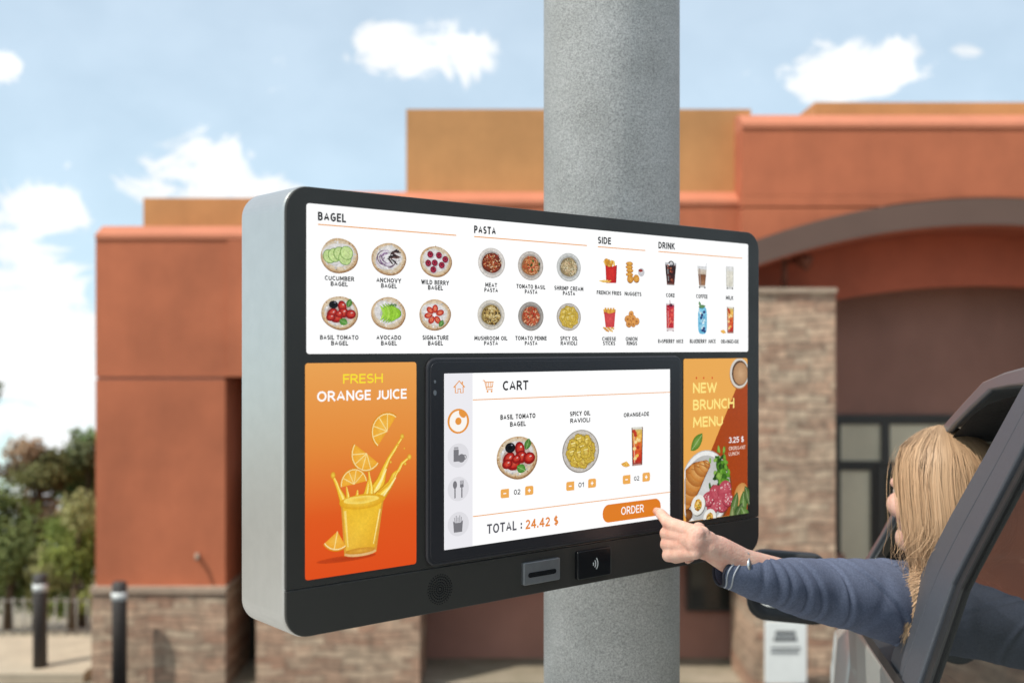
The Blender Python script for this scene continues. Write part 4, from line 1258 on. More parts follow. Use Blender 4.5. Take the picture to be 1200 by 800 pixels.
def glass(p, u, v, w0, w1, h, stops, foot=.0):
    """tapered tumbler: w0 bottom, w1 top half widths; stops = [(t, colour)...] from the bottom"""
    for i in range(len(stops) - 1):
        (t0, c0), (t1, c1) = stops[i], stops[i + 1]
        a0 = w0 + (w1 - w0) * t0; a1 = w0 + (w1 - w0) * t1
        z0, z1 = v - h / 2 + h * t0, v - h / 2 + h * t1
        pts = [(u - a0, z0), (u + a0, z0), (u + a1, z1), (u - a1, z1)]
        p.tri_fan(pts, c0, lerp(c0, c1, .5), None, [lerp(c0, (0, 0, 0), .18), lerp(c0, (0, 0, 0), .1), lerp(c1, (0, 0, 0), .1), lerp(c1, (0, 0, 0), .18)])
    p.line([(u - w0 * .55, v - h * .42), (u - w1 * .55, v + h * .40)], w1 * .18, lerp(stops[len(stops) // 2][1], (1, 1, 1), .25))
def drink(p, kind, u, v, h):
    rn = random.Random(len(kind) * 3)
    if kind == 'coke':
        glass(p, u, v, h * .17, h * .265, h * .98, [(0, C(206, 206, 208)), (.05, C(120, 70, 54)), (.14, C(82, 26, 16)), (.5, C(46, 14, 10)), (.8, C(40, 14, 12)), (.86, C(80, 40, 32)), (.92, C(196, 196, 200)), (1, C(224, 224, 228))])
        for k in range(12):
            x, z = rn.uniform(-.13, .13) * h, rn.uniform(-.36, .38) * h
            p.ell(u + x, v + z, h * .055, h * .045, C(*rn.choice([(132, 54, 34), (92, 34, 24), (22, 8, 8), (170, 90, 60)])), n=7, rot=k)
        p.ring(u + h * .02, v + h * .44, h * .13, h * .05, C(24, 22, 22), n=18)
        p.ell(u - h * .08, v + h * .40, h * .05, h * .04, C(236, 236, 240), n=8)
    elif kind == 'coffee':
        glass(p, u, v, h * .14, h * .235, h * .95, [(0, C(210, 206, 202)), (.10, C(222, 216, 210)), (.11, C(172, 128, 92)), (.4, C(150, 98, 62)), (.60, C(124, 76, 44)), (.64, C(204, 186, 164)), (.85, C(226, 216, 202)), (.87, C(238, 238, 238)), (1, C(232, 234, 236))])
        for x in (-.13, .13): p.ell(u + x * h, v - h * .47, h * .035, h * .05, C(90, 84, 80), n=8)
        p.line([(u + h * .16, v + h * .3), (u + h * .21, v + h * .62)], h * .025, C(206, 206, 210))
    elif kind == 'milk':
        glass(p, u, v, h * .145, h * .175, h * .98, [(0, C(214, 214, 212)), (.12, C(226, 226, 222)), (.13, C(232, 228, 212)), (.78, C(238, 234, 220)), (.80, C(226, 226, 222)), (1, C(240, 240, 240))])
        for x in (-.13, .13): p.ell(u + x * h, v - h * .46, h * .03, h * .05, C(96, 96, 92), n=8)
        for x in (-.165, .165): p.line([(u + x * h, v - h * .4), (u + x * h * 1.05, v + h * .48)], h * .02, C(196, 196, 190))
    elif kind == 'raspberry':
        glass(p, u, v, h * .135, h * .155, h * .98, [(0, C(236, 222, 224)), (.10, C(240, 226, 228)), (.11, C(206, 40, 52)), (.6, C(222, 66, 62)), (.85, C(206, 36, 60)), (.93, C(180, 60, 90)), (.94, C(230, 214, 218)), (1, C(236, 230, 232))])
        for k in range(16):
            x, z = rn.uniform(-.10, .10) * h, rn.uniform(-.3, .42) * h
            p.ell(u + x, v + z, h * .04, h * .035, C(*rn.choice([(236, 92, 78), (180, 24, 44), (240, 120, 100)])), n=7, rot=k)
        p.ell(u + h * .02, v + h * .42, h * .07, h * .06, C(90, 20, 50), n=9)
        p.line([(u, v + h * .4), (u - h * .02, v + h * .60)], h * .02, C(120, 50, 60))
        for x in (-.11, .11): p.ell(u + x * h, v - h * .49, h * .03, h * .02, C(170, 150, 152), n=8)
    elif kind == 'blueberry':
        pts = []
        for k in range(20):
            t = 6.28318 * k / 20
            pts.append((u + h * .165 * math.copysign(abs(math.cos(t)) ** .5, math.cos(t)), v - h * .04 + h * .46 * math.copysign(abs(math.sin(t)) ** .6, math.sin(t))))
        p.tri_fan(pts, C(104, 190, 226), C(176, 226, 246))
        for k in range(16):
            x, z = rn.uniform(-.12, .12) * h, rn.uniform(-.42, .3) * h
            p.ell(u + x, v + z, h * .045, h * .04, C(*rn.choice([(140, 214, 242), (206, 240, 252), (96, 176, 216), (226, 246, 252)])), n=8, rot=k)
        for (x, z) in ((-.02, .14), (.06, .24), (-.05, .05), (.05, -.30), (.0, -.37), (.07, -.4)):
            p.ell(u + x * h, v + z * h, h * .05, h * .05, C(24, 42, 96), C(52, 74, 140), n=10)
        p.line([(u - h * .06, v - h * .2), (u + h * .1, v + h * .16)], h * .018, C(60, 120, 170))
        basil(p, u - h * .02, v + h * .42, h * .26, h * .12, .2, (70, 140, 80)); basil(p, u - h * .1, v + h * .5, h * .2, h * .08, 1.9, (80, 150, 90))
    else:
        glass(p, u, v, h * .125, h * .145, h * 1.0, [(0, C(214, 190, 180)), (.06, C(170, 60, 44)), (.14, C(214, 44, 26)), (.34, C(226, 76, 36)), (.55, C(238, 130, 48)), (.78, C(238, 180, 66)), (.93, C(232, 206, 120)), (.94, C(226, 222, 206)), (1, C(236, 234, 224))])
        for k in range(14):
            x, z = rn.uniform(-.09, .09) * h, rn.uniform(-.36, .42) * h
            p.ell(u + x, v + z, h * .05, h * .045, C(*rn.choice([(246, 196, 96), (226, 96, 44), (248, 220, 150), (196, 60, 30)])), n=7, rot=k)
        for x in (-.13, .13): p.line([(u + x * h * .92, v - h * .49), (u + x * h * 1.06, v + h * .49)], h * .022, C(120, 70, 50))
        orange(p, u - h * .28, v - h * .36, h * .15, -2.8, 1.9)
def orange(p, u, v, r, a0, span, rot=0):
    """part of an orange slice: peel, pith, segments"""
    def fan(rad, c1, c2):
        pts = [(u, v)] + [(u + rad * math.cos(a0 + span * i / 14), v + rad * math.sin(a0 + span * i / 14)) for i in range(15)]
        m = a0 + span / 2
        p.tri_fan(pts, c1, c2, (u + rad * .5 * math.cos(m), v + rad * .5 * math.sin(m)))
    fan(r, C(222, 142, 24), C(230, 150, 30)); fan(r * .93, C(250, 226, 160), C(250, 226, 160)); fan(r * .87, C(238, 168, 44), C(246, 190, 76))
    n = max(2, int(span / .62))
    for k in range(1, n):
        a = a0 + span * k / n
        p.line([(u, v), (u + r * .86 * math.cos(a), v + r * .86 * math.sin(a))], r * .05, C(252, 226, 150))

def at(px, py):
    u, v = Kl(px, py); return u, v, Kz(px) / F
for k, px, py, rp in (('cucumber', 397, 299, 20.6), ('anchovy', 455, 303, 19.4), ('wild berry', 510, 306, 18.4),
                      ('basil tomato', 397.5, 366, 20), ('avocado', 454.5, 366.5, 19.4), ('signature', 509, 368.2, 18.4)):
    u, v, s = at(px, py); p = Pic(); p.sx = (u, 1.24); bagel(p, k, u, v, rp * s); p.build('bagel_picture', menu)['label'] = k + ' bagel picture'
for k, px, py, rp in (('meat', 575.6, 308.2, 17.8), ('tomato basil', 621.3, 311.5, 17.2), ('shrimp cream', 666, 313.2, 16.8),
                      ('mushroom oil', 575, 369, 17.8), ('tomato penne', 621.6, 370.6, 17.2)):
    u, v, s = at(px, py); p = Pic(); p.sx = (u, 1.14); pasta(p, k, u, v, rp * s); p.build('pasta_picture', menu)['label'] = k + ' pasta picture'
u, v, s = at(666, 371.4); p = Pic(); p.sx = (u, 1.18); ravioli(p, u, v, 16.3 * s); p.build('pasta_picture', menu)['label'] = 'yellow ravioli picture'
u, v, s = at(715, 318); p = Pic(); p.sx = (u, 1.3); fries(p, u, v, 29 * s, 'fries'); p.build('fries_picture', menu)
u, v, s = at(740, 319); p = Pic(); p.sx = (u, 1.2); nuggets(p, u, v, 25 * s); p.build('nuggets_picture', menu)
u, v, s = at(713.7, 374); p = Pic(); p.sx = (u, 1.3); fries(p, u, v, 29 * s, 'cheese'); p.build('cheese_sticks_picture', menu)
u, v, s = at(739.8, 374); p = Pic(); rings(p, u, v, 20 * s); p.build('onion_rings_picture', menu)
for k, px, py, hp in (('coke', 785.3, 321, 27), ('coffee', 822.2, 324.5, 26), ('milk', 854.6, 325.5, 27), ('raspberry', 784.8, 371.5, 33), ('blueberry', 822.6, 374, 35), ('orangeade', 855.2, 375, 31)):
    u, v, s = at(px, py); p = Pic(); p.sx = (u, 1.38); drink(p, k, u, v, hp * s); p.build('drink_picture', menu)['label'] = k + ' drink picture'

# ---- cart on the touchscreen
cart = scr('touchscreen', CART, WHT, r=.0008, y=-.0060)
YT = -.0063
sb = Pic(YT)
ub = Kl(550.6, 500)[0]
sb.rect(CART[0], ub, CART[2], CART[3], C(236, 235, 240))
for py in (533, 572, 613):
    u, v, s = at(534, py); sb.ell(u, v, 15.5 * s, 14.2 * s, C(222, 221, 226), n=28)
GR = C(120, 119, 124); OR2 = C(230, 150, 62)
# house
u, v, s = at(535, 453); q = s * 1.15
sb.line([(u - 7 * q, v - .5 * q), (u, v + 6 * q), (u + 7 * q, v - .5 * q)], 1.3 * q, OR2)
sb.line([(u - 5 * q, v + .5 * q), (u - 5 * q, v - 6 * q), (u - 1.6 * q, v - 6 * q), (u - 1.6 * q, v - 2 * q), (u + 1.6 * q, v - 2 * q), (u + 1.6 * q, v - 6 * q), (u + 5 * q, v - 6 * q), (u + 5 * q, v + .5 * q)], 1.1 * q, OR2)
sb.line([(u + 4 * q, v + 5.5 * q), (u + 4 * q, v + 3 * q)], 1.4 * q, OR2)
# doughnut
u, v, s = at(534, 493)
sb.ell(u, v, 15.8 * s, 14.6 * s, OR2, n=30); sb.ell(u, v, 13.0 * s, 12.2 * s, C(250, 246, 240), n=26, wob=.03)
sb.ell(u + 6 * s, v + 8.6 * s, 6 * s, 4.2 * s, OR2, n=14, rot=-.7); sb.ell(u, v, 4.6 * s, 4.4 * s, OR2, n=16)
# drinks, cutlery, fries
u, v, s = at(534, 533)
sb.rect(u - 7 * s, u + .5 * s, v - 7 * s, v + 7 * s, GR); sb.rect(u - 6.4 * s, u - .2 * s, v + 7.5 * s, v + 10 * s, C(160, 159, 164)); sb.ell(u + 4.5 * s, v - 3.5 * s, 5.2 * s, 5 * s, GR, n=18); sb.ring(u + 9 * s, v - 2.5 * s, 3 * s, 1 * s, GR)
u, v, s = at(534, 572)
sb.ell(u - 5 * s, v + 5 * s, 3 * s, 4.6 * s, GR, n=16); sb.line([(u - 5 * s, v + 2 * s), (u - 5 * s, v - 10.5 * s)], 1.8 * s, GR)
sb.line([(u + 5 * s, v + 2 * s), (u + 5 * s, v - 10.5 * s)], 1.8 * s, GR); sb.rect(u + 2.4 * s, u + 7.6 * s, v + 1.5 * s, v + 5 * s, GR)
for k in range(4): sb.rect(u + (2.4 + k * 1.45) * s, u + (3.25 + k * 1.45) * s, v + 4.5 * s, v + 9.6 * s, GR)
u, v, s = at(533.5, 613)
sb.tri_fan([(u - 6 * s, v - 9.5 * s), (u + 6 * s, v - 9.5 * s), (u + 7.2 * s, v + 4 * s), (u + 3.5 * s, v + 1.5 * s), (u - 3.5 * s, v + 1.5 * s), (u - 7.2 * s, v + 4 * s)], GR)
for k in range(5): sb.line([(u + (k - 2) * 2.2 * s, v + 2 * s), (u + (k - 2) * 2.5 * s, v + (8 + (k % 2) * 2) * s)], 1.5 * s, C(170, 169, 174))
sb.build('sidebar', cart)

ct = Pic(YT); ct.parent = cart
def cart_line(px0, py):
    u0, v0 = Kl(px0, py); dl = Pic(YT); dl.rect(u0, CART[1], v0 - .0006, v0 + .0006, ORG_); dl.build('dividing_line', cart)
cart_line(551, 468.2); cart_line(551, 604.3)
# trolley
u, v, s = at(569, 452); q = s * 1.0
ct.line([(u - 8 * q, v + 6.5 * q), (u - 5.5 * q, v + 6.5 * q), (u - 2.5 * q, v - 4 * q), (u + 6.5 * q, v - 4 * q)], 1.2 * q, OR2)
ct.line([(u - 5 * q, v + 4.5 * q), (u + 8 * q, v + 4.5 * q), (u + 6 * q, v - 1.5 * q), (u - 3.3 * q, v - 1.5 * q)], 1.1 * q, OR2)
for k in range(4): ct.line([(u + (-2.5 + 2.8 * k) * q, v + 4.5 * q), (u + (-1.6 + 2.3 * k) * q, v - 1.5 * q)], .9 * q, OR2)
for k in (-1, 5): ct.ell(u + k * q, v - 6.3 * q, 1.3 * q, 1.3 * q, OR2, n=12)
T(ct, 'CART', 586, 616, 451.3, 11.2, C(34, 34, 38), .19)
for (t, a, b, yc, h) in (('BASIL TOMATO', 583.2, 624.2, 487.5, 6.2), ('BAGEL', 594.5, 613, 496.2, 6.0), ('SPICY OIL', 664.6, 688.5, 484, 5.8), ('RAVIOLI', 665, 688.2, 492, 5.6), ('ORANGEADE', 727.6, 757.2, 485.2, 5.2)):
    T(ct, t, a, b, yc, h * .95, INK, .22)
for (t, a, b, yc, h) in (('02', 599, 606.6, 575.6, 6), ('01', 674.5, 681, 567.2, 5.6), ('02', 739.7, 745.8, 559.8, 5.2)):
    T(ct, t, a, b, yc, h, INK, .17)
T(ct, 'TOTAL :', 567.5, 608.6, 616.4, 11.2, C(82, 82, 90), .185)
T(ct, '24.42 $', 612.6, 651, 611.2, 10.8, C(226, 132, 48), .185)
ct.build('trolley_icon', cart)
for (mx_, my_, pxx, pyy) in ((588.4, 577.4, 617, 573.8), (665, 568.8, 690.6, 565.4), (731, 561.2, 754, 558.2)):
    for sgn, (bxx, byy) in (('-', (mx_, my_)), ('+', (pxx, pyy))):
        p = Pic(YT); u, v, s = at(bxx, byy); q = 5.2 * s
        p.rect(u - q * 1.22, u + q * 1.22, v - q, v + q, C(238, 172, 84), r=q * .45)
        if sgn == '-': p.rect(u - q * 1.22 + 1.3 * q, u + q * 1.22, v - q, v + q, C(238, 172, 84))
        else: p.rect(u - q * 1.22, u + q * .6, v - q, v - q * .2, C(238, 172, 84))
        p.rect(u - q * .42, u + q * .42, v - q * .12, v + q * .12, WHT)
        if sgn == '+': p.rect(u - q * .12, u + q * .12, v - q * .42, v + q * .42, WHT)
        p.build('quantity_button', cart)
p = Pic(YT); u, v, s = at(602.8, 534.6); p.sx = (u, 1.22); bagel(p, 'basil tomato', u, v, 25.4 * s); p.build('bagel_picture', cart)
p = Pic(YT); u, v, s = at(677.5, 528.2); p.sx = (u, 1.16); ravioli(p, u, v, 25.4 * s); p.build('pasta_picture', cart)
p = Pic(YT); u, v, s = at(743.4, 522.4); p.sx = (u, 1.42); drink(p, 'orangeade', u, v, 45 * s); p.build('drink_picture', cart)
p = Pic(YT)
ua, ub2 = Kl(703, 597)[0], Kl(771, 597)[0]; um, vm = Kl(737, 597.2); s = Kz(737) / F; p.parent = cart
p.rect(ua, ub2, vm - 10.3 * s, vm + 10.3 * s, C(222, 124, 30), r=9.6 * s)
T(p, 'ORDER', 724.6, 751.2, 596.2, 9.2, WHT, .14)
p.build('order_button', cart)

# ---- orange juice advert
stopsL = [(0, C(222, 76, 18)), (.28, C(222, 88, 24)), (.62, C(228, 138, 56)), (1, C(233, 162, 82))]
def gradL(t):
    for (a, ca), (b, cb) in zip(stopsL, stopsL[1:]):
        if t <= b: return lerp(ca, cb, (t - a) / (b - a))
    return stopsL[-1][1]
adl = obj('juice_advert', MB().plate(rrect(*ADL, .004, 5), -.0008, .001), M['screen'], kiosk, True)
ADS.append(adl)
at_ = adl.data.color_attributes.new('Col', 'FLOAT_COLOR', 'POINT')
for i in range(len(adl.data.vertices)): at_.data[i].color = (*gradL((adl.data.vertices[i].co.z - ADL[2]) / (ADL[3] - ADL[2])), 1)
p = Pic()
NS = 24
for i in range(NS):
    z0 = ADL[2] + (ADL[3] - ADL[2]) * i / NS; z1 = ADL[2] + (ADL[3] - ADL[2]) * (i + 1) / NS
    x0, x1 = ADL[0], ADL[1]
    e = .004
    y = -.0010
    def xin(z):
        dz = min(z - ADL[2], ADL[3] - z)
        return 0 if dz >= e else e - math.sqrt(max(e * e - (e - dz) ** 2, 0))
    p.mb.add([(x0 + xin(z0), y, z0), (x1 - xin(z0), y, z0), (x1 - xin(z1), y, z1), (x0 + xin(z1), y, z1)], [(0, 1, 2, 3)],
             [gradL(i / NS)] * 2 + [gradL((i + 1) / NS)] * 2)
p.build('backdrop', adl); p.parent = adl
T(p, 'FRESH', 401.5, 448, 443.3, 11, C(248, 226, 50), .165)
T(p, 'ORANGE JUICE', 371, 476, 462.7, 12, WHT, .19)
p = Pic(-.0014)
def A(px, py): return Kl(px, py)
sL = Kz(425) / F
def arms(pts, w, c):
    p.line([A(*q) for q in pts], [x * sL for x in w], C(*c))
u, v = A(418, 654); p.ell(u - 14 * sL, v + 2 * sL, 40 * sL, 3.5 * sL, C(196, 66, 14), C(180, 56, 10), n=22)
orange(p, *A(453, 505), 23 * sL, .92, 3.12)
orange(p, *A(429, 531), 22 * sL, 2.53, 3.1)
# splash: each tongue a dark rim, a bright body and a glint
def tongue(pts, w):
    arms(pts, w, (208, 140, 22)); arms(pts, [x * .78 for x in w], (244, 196, 54))
    arms([(x + .6, y - .3) for x, y in pts], [x * .28 for x in w], (254, 232, 128))
tongue([(430, 590), (440, 574), (446, 562), (450, 548), (455, 537), (462, 526), (466, 519), (470, 513)], [24, 19, 13, 7, 5, 4.5, 3, 3.6])
tongue([(438, 588), (448, 577), (457, 566), (461, 556), (467, 550), (470, 543), (478, 536)], [18, 14, 9, 7, 4, 4.5, 3])
tongue([(445, 580), (455, 570), (460, 562), (468, 546)], [10, 7, 4, 2])
for (x, y, r) in ((470.5, 511, 3), (479, 535, 3.2), (474, 543, 1.8), (465.5, 521, 1.6), (473, 525, 1.0), (457, 541, 1.4)):
    u, v = A(x, y); p.ell(u, v, r * sL, r * sL * 1.1, C(214, 150, 28), C(252, 222, 92), n=12)
tongue([(404, 594), (400, 582), (396, 573), (393, 565), (390, 559)], [12, 9, 5, 4.5, 3])
u, v = A(389.5, 556.5); p.ell(u, v, 3.2 * sL, 4 * sL, C(214, 150, 28), C(250, 214, 80), n=12)
orange(p, *A(414, 567), 19 * sL, .15, 3.1)
for (x0, y0, x1, y1, w) in ((406, 592, 405, 570, 5), (414, 592, 418, 574, 6), (424, 592, 431, 562, 8), (434, 590, 431, 552, 6)):
    tongue([(x0, y0), ((x0 + x1) / 2 + 1.5, (y0 + y1) / 2), (x1, y1)], [w * 1.8, w, w * .3])
arms([(440, 572), (447, 560), (452, 549)], [2.5, 2, 1], (255, 240, 170)); arms([(446, 584), (456, 570), (463, 559)], [2, 2, 1], (255, 240, 170))
# tumbler
tp0, tp1 = A(398.5, 590), A(448.5, 586); b0, b1 = A(402.5, 651), A(440, 646)
vt = (tp0[1] + tp1[1]) / 2; vb = (b0[1] + b1[1]) / 2
p.tri_fan([(b0[0], vb), (b1[0], vb), (tp1[0], vt), (tp0[0], vt)], C(214, 150, 50), C(236, 190, 70))
ins = 2.2 * sL
p.tri_fan([(b0[0] + ins, vb + 6 * sL), (b1[0] - ins, vb + 6 * sL), (tp1[0] - ins, vt), (tp0[0] + ins, vt)], C(222, 160, 26), C(244, 198, 58), None,
          [C(236, 186, 62), C(230, 172, 40), C(240, 190, 44), C(238, 186, 40)])
um_ = (b0[0] + b1[0]) / 2
p.ell(um_, vb + 1.5 * sL, (b1[0] - b0[0]) / 2, 4.2 * sL, C(226, 176, 110), C(236, 202, 150), n=24)
p.ell(um_, vb + 3.8 * sL, (b1[0] - b0[0]) / 2 * .93, 3.6 * sL, C(206, 140, 36), C(226, 168, 60), n=24)
ut = (tp0[0] + tp1[0]) / 2
p.ell(ut, vt + 1 * sL, (tp1[0] - tp0[0]) / 2 * 1.08, 8.5 * sL, C(224, 164, 26), C(248, 208, 72), n=28, wob=.06, seed=2)
p.ell(ut - 2 * sL, vt + 3.2 * sL, (tp1[0] - tp0[0]) / 2 * .8, 4.6 * sL, C(250, 222, 110), C(240, 190, 54), n=24, wob=.08, seed=4)
p.line([(b0[0] + 5 * sL, vb + 10 * sL), (tp0[0] + 5.5 * sL, vt - 8 * sL)], [1.5 * sL, 3.2 * sL], C(250, 218, 120))
p.line([(b1[0] - 4 * sL, vb + 10 * sL), (tp1[0] - 5 * sL, vt - 10 * sL)], [1.2 * sL, 2 * sL], C(252, 226, 140))
orange(p, *A(394.5, 622), 23 * sL, 3.75, 1.5)
p.build('orange_juice_picture', adl)

# ---- brunch advert
adr = scr('brunch_advert', ADR, C(233, 168, 80)); ADS.append(adr)
p = Pic(); p.clip = (ADR[0] + .0006, ADR[1] - .0006, ADR[2] + .0006, ADR[3] - .0006)
sR = Kz(838) / F
a1, a2, a3, a4 = A(868, 440), A(833, 527), A(820, 610), A(890, 610); a5 = A(890, 420)
p.tri_fan([a2, a3, a4, a5, a1], C(167, 66, 16), c=((a2[0] + a4[0]) / 2, (a1[1] + a4[1]) / 2))
# cup of coffee
u, v = A(866, 437); k = sR
p.ell(u, v - 1 * k, 18.6 * k, 18.6 * k, C(176, 110, 50), n=30)
p.ell(u, v, 18 * k, 18 * k, C(214, 208, 198), C(244, 242, 238), n=30); p.ell(u + .8 * k, v, 15.2 * k, 15.2 * k, C(90, 62, 42), n=28)
p.ell(u + 2 * k, v - .6 * k, 13.6 * k, 13.4 * k, C(176, 132, 92), C(206, 166, 124), n=26)
# leaf, plate
u, v = A(816, 518); basil(p, u, v, 28 * k, 14 * k, .75, (96, 150, 40))
uc_, vc_ = A(826, 573)
p.ell(uc_ + 2 * k, vc_ - 2 * k, 45.5 * k, 46 * k, C(120, 66, 30), n=40)
p.ell(uc_, vc_, 44.5 * k, 45.5 * k, C(186, 184, 180), n=40); p.ell(uc_, vc_ + .5 * k, 43 * k, 44 * k, C(238, 238, 236), C(226, 226, 224), n=40)
p.ell(uc_, vc_, 38.5 * k, 39.5 * k, C(186, 186, 184), C(214, 214, 212), n=38)
# lettuce
rn = random.Random(6)
for i in range(70):
    x, y = rn.gauss(843, 5.2), rn.gauss(553, 10)
    u, v = A(x, y); c = rn.choice([(96, 158, 44), (58, 112, 30), (150, 196, 84), (36, 78, 24), (120, 178, 60)])
    p.ell(u, v, rn.uniform(2.5, 5.5) * k, rn.uniform(2, 4) * k, lerp(C(*c), (0, 0, 0), .4), C(*c), rot=rn.uniform(0, 3), n=11, wob=.2, seed=i)
# salami
for (x, y, r) in ((838, 580, 13), (848, 574, 12), (845, 588, 12), (834, 592, 10), (851, 584, 9), (828, 584, 9)):
    u, v = A(x, y)
    p.ell(u, v - .8 * k, r * k * 1.1, r * k, C(120, 34, 44), n=22, wob=.06, seed=int(x))
    p.ell(u, v, r * k * 1.06, r * k * .95, C(178, 66, 82), C(196, 92, 104), n=22, wob=.06, seed=int(x))
    for i in range(20):
        a = rn.uniform(0, 6.28); d_ = r * k * .9 * math.sqrt(rn.random())
        p.ell(u + d_ * math.cos(a), v + d_ * math.sin(a) * .9, rn.uniform(.6, 1.6) * k, rn.uniform(.5, 1.1) * k, C(*rn.choice([(232, 190, 192), (214, 140, 148), (150, 44, 60), (240, 212, 210)])), n=7, rot=a)
# croissant
path = [(796, 592), (802, 577), (808, 563), (816, 551), (826, 543)]
wid = [13, 18, 19, 15, 7]
def cpt(t):
    j = min(int(t), 3); f_ = t - j
    return [path[j][k_] + (path[j + 1][k_] - path[j][k_]) * f_ for k_ in (0, 1)] + [wid[j] + (wid[j + 1] - wid[j]) * f_]
for i in range(40):
    x, y, w = cpt(i / 39 * 4); u, v = A(x, y); p.ell(u, v - .6 * k, w * k * .98, w * k * .60, C(112, 62, 22), n=16, rot=-.55)
for i in range(11):
    x, y, w = cpt(i / 10 * 4); u, v = A(x, y)
    q1 = ((196, 122, 48), (234, 186, 116)) if i % 2 else ((170, 98, 36), (222, 164, 88))
    p.ell(u, v, w * k * .93, w * k * .56, C(*q1[0]), C(*q1[1]), n=20, rot=-.55, off=(w * k * .12, w * k * .14))
    p.line([(u - w * k * .72, v + w * .34 * k), (u - w * k * .2, v + w * .22 * k), (u + w * k * .4, v - w * .06 * k), (u + w * k * .8, v - w * .34 * k)], [.3 * k, 1.1 * k, 1.0 * k, .3 * k], C(140, 78, 28))
    p.line([(u - w * k * .4, v + w * .40 * k), (u + w * k * .3, v + w * .16 * k)], [.4 * k, .9 * k], C(248, 214, 150))
for (x, y, r) in ((803, 603, 9), (799, 611, 8)):
    u, v = A(x, y); p.ell(u, v, r * k, r * k * .8, C(96, 52, 18), C(150, 94, 42), n=14)
# eggs
for (x, y, r, ro) in ((815.5, 591, 11.5, .6), (829, 606, 10.5, .1)):
    u, v = A(x, y)
    p.ell(u + k, v - k, r * k * 1.12, r * k * 1.0, C(120, 116, 110), rot=ro, n=22); p.ell(u, v, r * k * 1.1, r * k * .98, C(232, 230, 222), C(250, 250, 246), rot=ro, n=22)
    p.ell(u, v, r * k * .62, r * k * .56, C(206, 150, 50), C(236, 190, 80), rot=ro, n=18, wob=.06)
    for i in range(22):
        a = rn.uniform(0, 6.28); d_ = r * k * .55 * math.sqrt(rn.random())
        p.ell(u + d_ * math.cos(a), v + d_ * math.sin(a), 1.2 * k, .9 * k, C(*rn.choice([(96, 110, 40), (190, 110, 30), (70, 60, 20), (246, 220, 150), (150, 90, 30)])), n=7, rot=a)
# bread and basil in the corner
u, v = A(866, 582); p.ell(u, v, 14 * k, 17 * k, C(196, 136, 70), C(232, 182, 118), n=20, wob=.05)
for (x, y, l, w, ro, c) in ((858, 590, 30, 13, 1.2, (70, 112, 44)), (868, 590, 32, 15, 1.5, (84, 130, 52)), (862, 600, 28, 12, .9, (50, 92, 34)), (873, 580, 26, 12, 1.9, (60, 104, 40)), (870, 602, 26, 14, 2.2, (96, 140, 60)), (855, 602, 22, 9, 1.5, (120, 140, 80))):
    uu, vv = A(x, y); basil(p, uu, vv, l * k, w * k, ro, c)
p.build('brunch_picture', adr)
p = Pic(-.0060); p.parent = adr
YL = C(255, 230, 134)
T(p, 'NEW', 809, 837, 454, 12.2, YL, .19); T(p, 'BRUNCH', 809, 857.3, 473, 12.2, YL, .19); T(p, 'MENU', 809, 844, 493.4, 12.2, YL, .19)
T(p, '3.25 $', 851, 868.5, 514.6, 6.6, WHT, .15); T(p, 'CROISSANT', 851, 870.3, 524.2, 4.2, C(244, 222, 206), .15); T(p, 'LUNCH', 851, 863, 530.8, 4.2, C(244, 222, 206), .15)
for x in (813, 821.5, 831.5):
    u, v = A(x, 442.6); p.ell(u, v, 1.3 * sR, 1.3 * sR, C(214, 84, 24), n=10)
p.build('dots', adr)

# ------------------------------------------------------------------ the car, heading away from us past the kiosk
CA = R(8.0)
c0 = Vector((.68, 2.0))
ch = Vector((math.sin(CA), math.cos(CA)))      # heading
cr = Vector((math.cos(CA), -math.sin(CA)))     # to its right
BELT = .875
WID = 1.74
def lean(z): return max(0.0, z - BELT) * .20
def CW(l, w, z):
    p = c0 + ch * l + cr * w
    return Vector((p.x, p.y, z))
def CS(px, py):
    """photograph pixel on the car's near flank -> (l, z)"""
    w = 0.0; x = (px - CX) / F
    for _ in range(8):
        k = c0 + cr * w
        Zd = k.dot(cr) / (x * cr.x + cr.y)
        z = CH + (CY - py) / F * Zd
        w = lean(z)
    p = Vector((x * Zd, Zd))
    return ((p - c0).dot(ch), z)
car = thing('car', 'grey car with its side window open and a blonde woman leaning out', 'car', CW(-.3, WID / 2, 0), -CA)
def side(l, z, inset=0.0, right=False):
    w = lean(z) + inset
    return CW(l, WID - w if right else w, z)
def strip(mb, A_, B_, th, right=False, rnd_=0.0, proud=0.0):
    """band between two outlines on the flank; th = thickness towards the cabin"""
    n = len(A_); V = []
    for (l, z), (l2, z2) in zip(A_, B_):
        V += [side(l, z, -proud, right), side(l2, z2, -proud, right), side(l2, z2, th, right), side(l, z, th, right)]
    Fc = []
    for i in range(n - 1):
        b, c = i * 4, i * 4 + 4
        for k in range(4):
            Fc.append((b + k, b + (k + 1) % 4, c + (k + 1) % 4, c + k))
    Fc.append((0, 1, 2, 3)); e = (n - 1) * 4; Fc.append((e + 3, e + 2, e + 1, e))
    return mb.add(V, Fc)
